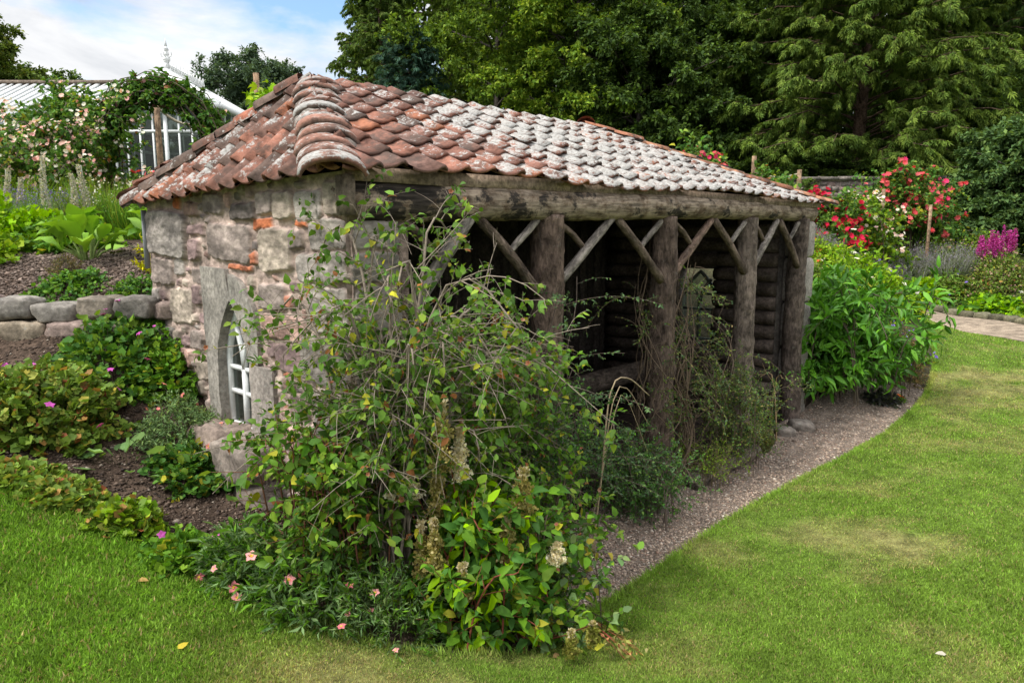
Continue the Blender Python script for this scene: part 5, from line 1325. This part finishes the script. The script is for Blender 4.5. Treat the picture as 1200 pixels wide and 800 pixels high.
mound('marigold', 'tiny orange-flowered tuft at the gravel end', 'flower', (5.0, 8.65), .12, .09, 30, 8, .03, .012, 'ov', FRESH, 305, fl=dict(n=2, size=.05, pal=[(1, (.75, .16, .03))], petals=8))
CL = [ # xy, r, h, palette, flowers, leafL, shape, label
 ((5.3, 10.6), .85, .95, YELG + FRESH, None, .075, 'ov', 'bright yellow-green leafy clump directly behind the corner shrub'),
 ((6.0, 11.6), .85, .85, LIME + YELG, dict(n=14, size=.10, pal=WHITEF, rise=.1, petals=8), .08, 'ov', 'lime green phlox clump with a few white flower heads'),
 ((4.9, 11.9), .75, .50, MIXED + YELG, dict(n=70, size=.035, pal=[(1, (.42, .36, .2))], rise=.06), .05, 'ov', 'clump with fading cream flower heads next to the far corner of the roof'),
 ((6.9, 12.6), .80, .62, FRESH + YELG, dict(n=22, size=.06, pal=PURPLE, rise=.08), .06, 'pal', 'green clump with scattered violet flowers near the path end'),
 ((6.2, 13.2), .80, .50, YELG, dict(n=8, size=.12, pal=[(1, (.70, .12, .03))], rise=.05), .07, 'ov', 'yellow-green clump with a spot of orange flower on the terrace slope'),
 ((7.4, 14.2), .70, .65, FRESH, dict(n=26, size=.06, pal=PURPLE, rise=.08), .06, 'pal', 'violet-flowered cranesbill clump beside the garden path'),
 ((7.2, 15.6), .85, .80, GERAN + FRESH, None, .07, 'ov', 'clump with pinkish brown seed heads on the slope left of the path'),
 ((8.0, 17.3), .70, .65, MIXED, dict(n=80, size=.04, pal=[(1, (.30, .20, .12))], rise=.05), .06, 'ov', 'dusty brown-topped clump at the left end of the path'),
 ((10.85, 13.9), .60, .38, FRESH + LIME, None, .07, 'pal', 'lowest fresh green clump at the path edge by the right of the view'),
 ((10.75, 15.2), .70, .40, LIME + FRESH, None, .08, 'pal', 'broad bright green lobed clump in the middle of the far path edge'),
 ((9.95, 16.75), .70, .42, LIME, None, .09, 'pal', 'brightest lime green clump on the far path edge'),
 ((9.0, 17.55), .65, .45, FRESH, dict(n=20, size=.07, pal=PURPLE, rise=.08), .08, 'pal', 'green clump with violet flowers where the path vanishes'),
 ((11.9, 15.0), .80, .75, MIXED + GERAN, dict(n=14, size=.15, pal=WHITEF, rise=.05, petals=6), .06, 'ov', 'white lily-flowered clump at the right edge of the view'),
 ((11.9, 16.6), .75, .80, MIXED + GERAN, dict(n=90, size=.05, pal=[(1, (.34, .22, .16))], rise=.06), .06, 'ov', 'hazy pinkish brown clump under the magenta spires'),
 ((11.5, 18.2), .80, .80, MIXED + YELG, dict(n=90, size=.05, pal=[(1, (.36, .25, .15))], rise=.06), .06, 'ov', 'buff seeding clump in front of the coral roses'),
 ((10.0, 20.4), .85, .80, MIXED, dict(n=60, size=.05, pal=[(1, (.34, .24, .15))], rise=.06), .06, 'ov', 'brown-topped clump below the right rope post'),
 ((12.9, 18.8), .8, .8, YELG + MIXED, None, .07, 'ov', 'yellowish clump left of the magenta spires'),
 ((13.4, 16.4), .8, .9, FRESH, None, .07, 'ov', 'tall green clump at the right edge behind the lilies'),
 ((8.6, 18.8), .9, .9, FRESH + GREYG, dict(n=24, size=.07, pal=PURPLE, rise=.08), .07, 'ov', 'blue-green clump with violet flowers below the left rope post'),
]
CL += [(spot(1108, 346), .7, .5, FRESH + MIXED, dict(n=14, size=.06, pal=PURPLE, rise=.08), .07, 'ov', 'mid green clump between the lavender and the lime green path edge'), (spot(1150, 345), .75, .55, MIXED + GERAN, dict(n=60, size=.045, pal=[(1, (.34, .22, .16))], rise=.05), .06, 'ov', 'dusty pinkish clump below the shorter magenta spires'), (spot(1075, 338), .6, .5, YELG, None, .07, 'ov', 'small yellow-green clump right above the vanishing end of the path')]
for k, (xy, r, h, pal_, fl, L, shp, lab) in enumerate(CL):
    mound('perennial_clump', lab, 'perennial', xy, r, h, 330, 8, L * 1.15, L * (.5 if shp == 'ov' else 1.1), shp, pal_, 310 + k, fl=fl, t0=.3, group='clumps in the right-hand border', sr=.004)
# lavender along the terrace
for k, (x_, y_, lab) in enumerate(((6.3, 14.9, 'grey lavender clump touching the roof corner line'), (7.0, 15.4, 'grey lavender clump in front of the crimson rose'), (7.7, 15.8, 'grey lavender clump below the pale roses'), (8.5, 16.9, 'grey-purple lavender clump left of the left rope post'), (9.2, 17.3, 'greenish lavender clump at the foot of the left rope post'), (5.7, 14.5, 'lavender clump half hidden by the corner pier'), (10.0, 17.5, 'grey lavender clump between the two rope posts'), (10.9, 17.4, 'grey lavender clump around the right rope post'), (8.0, 16.4, 'grey lavender clump under the blush white rose'))):
    tallgrass('lavender', lab, 'lavender', (x_, y_), .55, .78, 1300, [(3, (.16, .17, .13)), (2, (.10, .13, .07)), (1, (.2, .2, .17))], 340 + k, 'lavender along the terrace', dict(p=.45, clus=.03, per=3, s=.03, pal=[(2, (.20, .17, .24)), (1, (.26, .24, .26))]), .012)
# loosestrife
for k, (u, Y, h, lab) in enumerate(((1163, 17.0, 1.35, 'tallest magenta loosestrife spires at the right edge'), (1183, 17.3, 1.2, 'magenta loosestrife spires cut by the edge of the view'), (1150, 17.4, .95, 'shorter magenta loosestrife spires left of the tall ones'))):
    x_, y_, _ = at(u, 300, Y); rng = np.random.default_rng(350 + k)
    t = thing('loosestrife', lab, 'flower', g3((x_, y_)), 'magenta loosestrife'); z0 = thf(x_, y_); fo, st, bl = M(), M(), M()
    n = 9; a_ = rng.random(n) * 6.28; r_ = .22 * rng.random(n); b_ = np.c_[x_ + np.cos(a_) * r_, y_ + np.sin(a_) * r_, np.full(n, z0)]; hh = h * (.65 + .35 * rng.random(n))
    P_ = bez(b_, b_ + np.c_[np.zeros((n, 2)), hh / 2], b_ + np.c_[rng.normal(0, .06, (n, 2)), hh], 6); tubes(st, P_, .008, .004, 4, (.14, .08, .05), rng=rng)
    leaf_on(fo, P_, 34, .0, .6, .10, .02, 'di', FRESH, rng)
    q, _, f = sample(P_, 150, .52, 1, rng); rad = (.035 * (1.6 - f))[:, None]
    leaves(bl, q + rng.normal(0, 1, q.shape) * rad * np.array([.7, .7, .5]), rand_dir(len(q), rng), rand_dir(len(q), rng), .04, .03, 'di', pick(len(q), [(3, (.42, .035, .26)), (2, (.55, .08, .36))], rng))
    finish(t, fo, st, bl, LEAF)
# roses on the terrace
def rose_at(u, v, Y, H, Rr, n, label, flpal, nf, size, seed, pal=ROSE + DKGRN, per=5, clus=.07, droop=.4):
    x_, y_, _ = at(u, v, Y)
    arching('climbing_rose', label, 'rose', (x_, y_), n, H, Rr, (8, .5, .9, .15), .085, .06, 'ov', pal, seed, cr=(.014, .005), nl=8, nlc=9, base=.25, sub2=(3, .25, .9, .1), droop=droop, hmin=.35, group='climbing roses on the terrace',
            fl=dict(n=nf, per=per, clus=clus, size=size, pal=flpal, petals=7, cup=.5))
rose_at(968, 260, 16.6, 2.15, .62, 30, 'crimson rose in deep red flower right of the roof end', CRIM, 46, .13, 361, per=6, clus=.09)
rose_at(1012, 260, 17.4, 2.05, .62, 30, 'blush white rose between the crimson and coral roses', PALEPINK + WHITEF, 42, .10, 362, pal=YELG + ROSE, per=6, clus=.08)
rose_at(1062, 260, 19.3, 2.45, 1.35, 52, 'wide coral red rose filling the frame between the two rope posts', CORAL, 95, .14, 363, per=4, clus=.10, droop=.5)
rose_at(812, 200, 14.2, 1.75, .50, 22, 'pinkish red rose showing over the roof ridge', CORAL, 22, .10, 364, per=4)
rose_at(884, 200, 15.4, 1.55, .55, 22, 'loose pale pink rose showing over the far hip', PALEPINK + PINKF, 14, .08, 365, per=3)
rose_at(745, 190, 15.0, 1.28, .55, 16, 'pale rose barely showing above the ridge', PALEPINK, 8, .08, 366, per=3)
def rpole(u, v, Y, lab, r=.055):
    p = at(u, v, Y); pole(lab, p[:2], p[2], r, 'timber rose poles on the terrace'); return np.array(p)
p0 = rpole(937, 199, 16.0, 'rope post standing behind the far hip'); p1 = rpole(1036, 221, 17.9, 'rope post in front of the coral rose', .048); p2 = rpole(1091, 240, 17.6, 'shorter rope post right of the coral rose', .042); p3 = rpole(884, 183, 16.2, 'rope post among the pale pink rose')
rope('rope swag from the hip post towards the pale pink rose', p0 - [0, 0, .08], p3 - [0, 0, .35], .10, .02); rope('rope swag climbing left from the coral rose post', p1 - [0, 0, .08], p1 + np.array([-.95, .4, -.6]), .12, .022)
# terrace wall
t = thing('garden_wall', 'long old stone garden wall behind the roses under the trees', 'wall', (17, 27, 2.4)); rng = np.random.default_rng(370)
stn = [(a_ + rng.uniform(.0, .05), a_ + rng.uniform(.25, .42), b_ + .01, b_ + .17, None) for b_ in np.arange(-.6, 2.1, .19) for a_ in np.arange(0, 25, .43) + rng.random() * .3 + rng.normal(0, .07, 59)]
Wg = M()
n = len(stn)
for s_ in stn:
    cc = np.array([(.27, .235, .20), (.21, .175, .15), (.32, .27, .22), (.24, .17, .15)][rng.integers(4)]) * rng.uniform(.75, 1.2)
    d_ = rng.uniform(0, .04); box(Wg, (7.5 + s_[0], 27 - d_, 2.4 + s_[2]), (7.5 + s_[1] + .12, 27.1, 2.4 + s_[3]), cc, .022, rng)
box(Wg, (7.5, 27.02, 1.6), (32, 27.5, 4.55), (.25, .2, .17)); obj('stonework', Wg, STONE, t)
Wc = M()
for k in range(34): box(Wc, (7.5 + k * .73, 26.9, 4.52), (7.5 + k * .73 + .71, 27.55, 4.64 + rng.normal(0, .01)), np.array((.24, .21, .18)) * rng.uniform(.8, 1.2), .01, rng)
obj('coping', Wc, STONE, t)
# stone edging of the far path bed
t = thing('bed_edging', 'mossy edging stones holding the border along the far side of the path', 'edging', (10.5, 15, .5)); rng = np.random.default_rng(371)
q = np.array(smooth_line([(10.62, 11.0), (10.30, 12.8), (10.30, 14.4), (9.75, 16.1), (8.7, 17.15)], .33)); zz = th(q[:, 0], q[:, 1])
for (a_, b_), z_ in zip(q, zz):
    m = M(); blob(m, (a_, b_, z_ + .05), (.15, .18, .10), np.array((.13, .12, .075)) * rng.uniform(.7, 1.3), rng, 6, .3, rng.integers(999)); obj('block', m, ROCK, t, smooth=True)
mound('clipped_hedge', 'dark clipped low hedge in front of the garden wall', 'hedge', (14.2, 22.2), 2.4, .95, 1500, 10, .08, .05, 'ov', DKGRN + [(2, (.05, .075, .02))], 372, ell=.35, t0=.5, low=.05, lump=.12)
mound('white_shrub', 'white-flowered shrub at the right edge above the magenta spires', 'shrub', (15.2, 19.6), .95, .95, 420, 8, .08, .05, 'ov', GREYG + FRESH, 373, fl=dict(n=95, size=.10, pal=WHITEF, per=3, clus=.05, rise=.05), t0=.4, sr=.004)
mound('pink_phlox', 'pink-mauve flower head at the extreme right edge', 'phlox', (14.2, 18.3), .5, 1.1, 120, 8, .08, .03, 'ov', FRESH, 374, fl=dict(n=30, size=.09, pal=[(1, (.55, .14, .36))], per=4, clus=.05, rise=.1, top=True), t0=.2, bow=1.0, low=.4)

# ================================================================== TREES
def limb_set(p0, d, ln, rise, droop, k=7, rng=RNG):
    p2 = p0 + d * ln[:, None] + np.c_[np.zeros((len(ln), 2)), (rise - droop) * ln]
    p1 = p0 + d * ln[:, None] * .5 + np.c_[np.zeros((len(ln), 2)), rise * ln * .8]
    P_ = bez(p0, p1, p2, k); return P_ + rng.normal(0, .02, P_.shape) * ln[:, None, None] * np.linspace(0, 1, k)[None, :, None]

def broadleaf(name, label, loc, H, Rr, pal, seed, t0=.12, nlimb=44, prof=None, leaf=.18, nl=34, tw=8, sub=9, group=None, bark=(.10, .085, .07), trunk=.22, flat=.55):
    rng = np.random.default_rng(seed); t = thing(name, label, 'tree', loc, group); b = np.array(loc)
    tr = np.linspace(0, 1, 9); tp = b + np.c_[.25 * np.sin(tr * 3 + seed), .2 * np.cos(tr * 2.3 + seed), tr * H * .93]
    wd = M(); tubes(wd, tp[None], trunk, .04, 9, bark, .06, rng)
    f = t0 + (1 - t0) * (np.arange(nlimb) + rng.random(nlimb)) / nlimb
    i = np.minimum((f * 8).astype(int), 7); p0 = tp[i] + (tp[i + 1] - tp[i]) * (f * 8 - i)[:, None]
    a_ = np.arange(nlimb) * 2.399 + rng.normal(0, .3, nlimb)
    pr = prof or (lambda q: np.sin(np.clip((q - t0) / (1 - t0) * .86 + .16, 0, 1) * math.pi) ** .6)
    ln = Rr * pr(f) * (.75 + .45 * rng.random(nlimb)); el = .15 + .9 * f ** 2
    d = np.c_[np.cos(a_) * np.cos(el), np.sin(a_) * np.cos(el), np.sin(el)]
    Lb = limb_set(p0, d, ln, .12, .12, rng=rng); tubes(wd, Lb, .035 * Rr / 4 + .03, .012, 5, bark, caps=False, rng=rng)
    S_ = branch(Lb, sub, .22, 1.0, Rr * .36, .85, .10, 5, rng, .35, flat); tubes(wd, S_, .016, .006, 3, bark, caps=False, rng=rng)
    T_ = branch(S_, tw, .2, 1.0, Rr * .15, .8, .10, 4, rng, .3, flat * .6)
    fo = M(); leaf_on(fo, T_, nl, .0, 1.0, leaf, leaf * .62, 'di', pal, rng, .85, .9, .2, .22, leaf * .35)
    obj('trunk', wd, BARK, t, smooth=True); obj('crown', fo, FARLEAF, t); return t

def conifer(name, label, loc, H, Rr, pal, seed, t0=.08, nlimb=84, frond=.55, group=None, hang=1.0, nf=13, sub=10, prof=None, trunk=.32, fw=.16, fpow=1.0):
    rng = np.random.default_rng(seed); t = thing(name, label, 'tree', loc, group); b = np.array(loc)
    tr = np.linspace(0, 1, 9); tp = b + np.c_[.12 * np.sin(tr * 3 + seed), .1 * np.cos(tr * 2.3), tr * H]
    wd = M(); tubes(wd, tp[None], trunk, .03, 9, (.13, .085, .06), .06, rng)
    f = t0 + (1 - t0) * ((np.arange(nlimb) + rng.random(nlimb)) / nlimb) ** fpow
    i = np.minimum((f * 8).astype(int), 7); p0 = tp[i] + (tp[i + 1] - tp[i]) * (f * 8 - i)[:, None]
    a_ = np.arange(nlimb) * 2.399 + rng.normal(0, .3, nlimb)
    pr = prof or (lambda q: (1 - q) ** .62 + .08)
    ln = Rr * pr(f) * (.8 + .4 * rng.random(nlimb)); el = np.full(nlimb, .12) + .35 * f
    d = np.c_[np.cos(a_) * np.cos(el), np.sin(a_) * np.cos(el), np.sin(el)]
    Lb = limb_set(p0, d, ln, .15, .28 * hang, rng=rng); tubes(wd, Lb, .045, .012, 4, (.12, .08, .055), caps=False, rng=rng)
    S_ = branch(Lb, sub, .18, 1.0, 1.15, .8, .30 * hang, 5, rng, .3, .55); tubes(wd, S_, .012, .005, 3, (.12, .085, .05), caps=False, rng=rng)
    fo = M(); pos, tan, _ = sample(S_, nf, .05, 1.0, rng); n = len(pos)
    dd = tan * .5 + rand_dir(n, rng) * .45; dd[:, 2] -= .65 * hang
    l = frond * (.6 + .8 * rng.random(n)); col = pick(n, pal, rng, .2)
    # each frond: a spine with side sprays
    for k, (ff, an, sc_) in enumerate(((0, 0, 1.0), (.18, .75, .62), (.18, -.75, .62), (.45, .7, .5), (.45, -.7, .5))):
        D = unit(dd); N = unit(np.array([0, 0, 1.0]) * .8 + rand_dir(n, np.random.default_rng(seed + 5)) * .6); Y_ = unit(np.cross(N, D))
        leaves(fo, pos + D * (l * ff)[:, None], D * math.cos(an) + Y_ * math.sin(an), N, l * sc_, fw * sc_ ** .5, 'di', col * (.9 + .2 * rng.random((n, 1))))
    obj('trunk', wd, BARK, t, smooth=True); obj('crown', fo, FARLEAF, t); return t

BEECH = [(4, (.092, .145, .022)), (3, (.066, .112, .02)), (2, (.14, .19, .028))]; BEECHY = [(4, (.115, .175, .022)), (3, (.075, .13, .02)), (2, (.17, .215, .03))]
DARKT = [(4, (.040, .066, .016)), (3, (.029, .052, .014)), (1, (.066, .095, .020))]; CEDAR = [(4, (.088, .132, .025)), (3, (.062, .102, .021)), (2, (.125, .172, .034))]; CEDARB = [(4, (.055, .09, .020)), (3, (.038, .07, .016)), (1, (.09, .13, .024))]
SPRUCE = [(4, (.030, .062, .042)), (2, (.045, .085, .058))]; OAK = [(4, (.045, .078, .018)), (3, (.06, .10, .02)), (1, (.09, .12, .03))]; YELT = [(4, (.10, .14, .03)), (3, (.075, .11, .025)), (1, (.14, .15, .03))]; BLUEG = [(4, (.055, .085, .050)), (3, (.07, .105, .06))]
G = 'trees of the wood behind the shelter'
def T(u, Y): x_, y_, _ = at(u, 285, Y); return (x_, y_, thf(x_, y_) - .1)
# the big drooping conifers on the right
conifer('cedar_tree', 'huge drooping conifer filling the sky right of the roof', T(1000, 31), 20, 6.0, CEDAR, 401, t0=.03, nlimb=185, nf=34, sub=14, fpow=1.35, frond=.33, fw=.08, group=G, prof=lambda q: (1 - q) ** .5 + .05)
c2 = conifer('cedar_tree', 'dark drooping conifer at the right edge of the wood', T(1190, 36), 22, 6.4, CEDARB, 402, t0=.03, nlimb=150, nf=28, sub=12, fpow=1.3, frond=.35, fw=.085, group=G, prof=lambda q: (1 - q) ** .5 + .05)
x_, y_, z_ = T(1105, 43); dup(c2, (x_, y_, z_), 2.1, 1.05, 'dark conifer standing between and behind the two front cedars')
# trunk seen below the cedar
conifer('fir_tree', 'conifer on the left edge of the wood with ragged top against the clouds', T(452, 43), 16.8, 4.2, CEDAR + OAK, 403, nlimb=100, frond=.30, fw=.08, nf=22, group=G, prof=lambda q: (1 - q) ** .75 + .07)
conifer('fir_tree', 'taller conifer behind the left edge of the wood', T(528, 47), 24, 5.4, CEDAR + BEECH[:1], 404, nlimb=110, frond=.32, fw=.085, nf=20, group=G)
conifer('blue_spruce', 'small blue-grey spruce rising just above the roof ridge', T(487, 35), 8.9, 2.1, SPRUCE, 405, nlimb=70, frond=.34, group=G, hang=.5, sub=8, nf=9, trunk=.14, fw=.10)
broadleaf('beech_tree', 'light green beech over the middle of the ridge', T(588, 38), 21, 5.6, BEECH, 406, group=G)
broadleaf('beech_tree', 'yellow-green beech with sunlit layered sprays above the ridge', T(672, 35), 17.5, 4.4, BEECHY, 407, group=G, t0=.06)
b3 = broadleaf('lime_tree', 'dark broad tree over the right half of the roof', T(765, 41), 23, 6.2, DARKT + OAK[:1], 408, group=G)
x_, y_, z_ = T(862, 44); dup(b3, (x_, y_, z_), 1.3, 1.05, 'darkest tree between the roof end and the huge conifer')
b4 = broadleaf('beech_tree', 'lower dark beech just behind the far end of the ridge', T(740, 33), 9.5, 4.0, DARKT + BEECH[1:2], 409, group=G, t0=.05)
x_, y_, z_ = T(850, 36); dup(b4, (x_, y_, z_), 2.4, 1.1, 'low dark undergrowth tree above the far hip')
x_, y_, z_ = T(1110, 33); dup(b4, (x_, y_, z_), 4.0, .8, 'low dark tree under the right-hand conifer')
for u, Y, s_, lab in ((955, 29.5, .34, 'low dark bush under the huge conifer, left of its trunk'), (1025, 29, .30, 'low dark bush under the huge conifer behind the coral rose'), (905, 30, .36, 'low dark bush above the far roof end')):
    x_, y_, z_ = T(u, Y); dup(b4, (x_, y_, z_ + .1), u * .1, (s_ * 1.5, s_ * 1.5, s_), lab)
# a second rank further back
rng = np.random.default_rng(420)
bk = broadleaf('woodland_tree', 'tall shaded tree far back in the wood, left end of the rear rank', T(500, 58), 22, 7.5, DARKT, 421, group='rear rank of woodland trees', nl=13, leaf=.42, tw=6)
for u, Y, s_, lab in ((600, 60, 1.1, 'rear woodland tree behind the light green beech'), (700, 57, 1.05, 'rear woodland tree behind the yellow-green beech'), (800, 60, 1.15, 'rear woodland tree behind the dark broad tree'), (900, 58, 1.15, 'rear woodland tree left of the huge conifer'),
                    (1010, 60, 1.2, 'rear woodland tree straight behind the huge conifer'), (1120, 58, 1.15, 'rear woodland tree behind the right-hand conifer'), (1240, 57, 1.15, 'rear woodland tree at the right edge'), (1360, 60, 1.2, 'rear woodland tree outside the right edge')):
    x_, y_, z_ = T(u, Y); dup(bk, (x_, y_, z_), rng.random() * 6, s_, lab)
m = M()
# understorey thicket closing the wood at eye level
fo = M(); rng = np.random.default_rng(430); n = 60000
x_ = rng.uniform(-12, 62, n); y_ = 47 + 5 * rng.random(n) + 2 * np.sin(x_ * .5); z_ = 3 + 6.5 * rng.random(n) ** 1.4 * (.6 + .6 * vnoise(x_ * .25, 0, 0, 3))
leaves(fo, np.c_[x_, y_, z_], rand_dir(n, rng), rand_dir(n, rng) + [0, -.3, .6], .5, .34, 'di', pick(n, DARKT, rng)); obj('undergrowth', fo, FARLEAF, None, kind='stuff')
# left horizon
broadleaf('ash_tree', 'yellow-green tree at the far left above the glasshouse roof', T(-14, 39), 11.6, 3.6, YELT, 441, group='trees beyond the glasshouse', t0=.2)
l2 = broadleaf('round_tree', 'dark rounded tree between the far left tree and the arch', T(78, 44), 8.6, 3.6, OAK + BEECH[:1], 442, group='trees beyond the glasshouse', t0=.1)
x_, y_, z_ = T(142, 46); dup(l2, (x_, y_, z_), 2.0, .88, 'smaller dark tree peeping over the top of the arch')
broadleaf('blue_oak', 'blue-green spreading tree between glasshouse and roof peak', T(322, 46), 9.6, 5.0, BLUEG, 443, group='trees beyond the glasshouse', t0=.1)
x_, y_, z_ = T(388, 50); dup(l2, (x_, y_, z_), 4.0, 1.0, 'dark tree low between the roof peak and the wood')
x_, y_, z_ = T(245, 52); dup(l2, (x_, y_, z_), 1.0, .8, 'distant low tree behind the sloping glasshouse roof')
# layered shrub at the right edge
broadleaf('spreading_shrub', 'large layered grey-green shrub over the wall at the right edge', T(1196, 20.5), 3.7, 1.75, [(4, (.060, .105, .035)), (3, (.045, .08, .028)), (2, (.10, .15, .045))], 450, t0=.02, nlimb=60, leaf=.13, nl=17, tw=8, sub=10, trunk=.09, flat=.8,
          prof=lambda q: (1 - q) ** .55 * 1.1 + .1)

# ================================================================== SKY, SUN, CAMERA
SUN_EL, SUN_AZ = R(52), R(-122)          # azimuth from +Y towards +X
w = bpy.data.worlds.new('World'); scene.world = w; w.use_nodes = True
t = w.node_tree; t.nodes.clear()
out = t.nodes.new('ShaderNodeOutputWorld'); bg = t.nodes.new('ShaderNodeBackground'); bg.inputs[1].default_value = .1
sky = t.nodes.new('ShaderNodeTexSky'); sky.sky_type = 'NISHITA'; sky.sun_disc = False
sky.sun_elevation = SUN_EL; sky.sun_rotation = SUN_AZ; sky.altitude = 100; sky.air_density = 1.2; sky.dust_density = 1.5
tc = t.nodes.new('ShaderNodeTexCoord'); mp = t.nodes.new('ShaderNodeMapping'); mp.inputs['Scale'].default_value = (1, 1, 2.6); mp.inputs['Location'].default_value = (.35, .1, .25)
t.links.new(tc.outputs['Generated'], mp.inputs[0])
n1 = noise(t, mp.outputs[0], 2.6, 9, .56, .25)
n2 = noise(t, mp.outputs[0], 5.0, 7, .6, .3)
cov = ramp(t, n1, [(.33, 0.0), (.46, 1.0)])
shade = ramp(t, n2, [(.3, (5.6, 5.9, 6.4)), (.55, (8.6, 8.7, 8.9)), (.75, (10.2, 10.2, 10.2))])
# an overcast sky is brightest overhead: cloud brightness rises with elevation
sx = t.nodes.new('ShaderNodeSeparateXYZ'); t.links.new(tc.outputs['Generated'], sx.inputs[0])
el = ramp(t, sx.outputs[2], [(0.0, .38), (.35, .48), (1.0, 1.25)])
t.links.new(mixc(t, 'MIX', cov, mixc(t, 'MULTIPLY', 1.0, sky.outputs[0], (.8, .9, 1.0)), mixc(t, 'MULTIPLY', 1.0, shade, el)), bg.inputs[0]); t.links.new(bg.outputs[0], out.inputs[0])
sun = bpy.data.objects.new('sun', bpy.data.lights.new('sun', 'SUN')); COLL.objects.link(sun)
sun.data.energy = 1.5; sun.data.angle = R(10); sun.data.color = (1, .965, .915)
dv = Vector((math.sin(SUN_AZ) * math.cos(SUN_EL), math.cos(SUN_AZ) * math.cos(SUN_EL), math.sin(SUN_EL)))
sun.rotation_euler = dv.to_track_quat('Z', 'Y').to_euler()
cam = bpy.data.objects.new('camera', bpy.data.cameras.new('camera')); COLL.objects.link(cam); scene.camera = cam
cam.location = (0, 0, EYE); cam.rotation_euler = (math.pi / 2 - PITCH, 0, 0)
cam.data.sensor_width = 36; cam.data.lens = 24; cam.data.clip_end = 2000; cam.data.clip_start = .05
scene.view_settings.view_transform = 'Standard'; scene.view_settings.look = 'None'; scene.view_settings.gamma = 1
scene.view_settings.exposure = 1.35
scene.render.engine = 'CYCLES'; scene.cycles.use_denoising = True; scene.cycles.max_bounces = 8; scene.cycles.transparent_max_bounces = 12
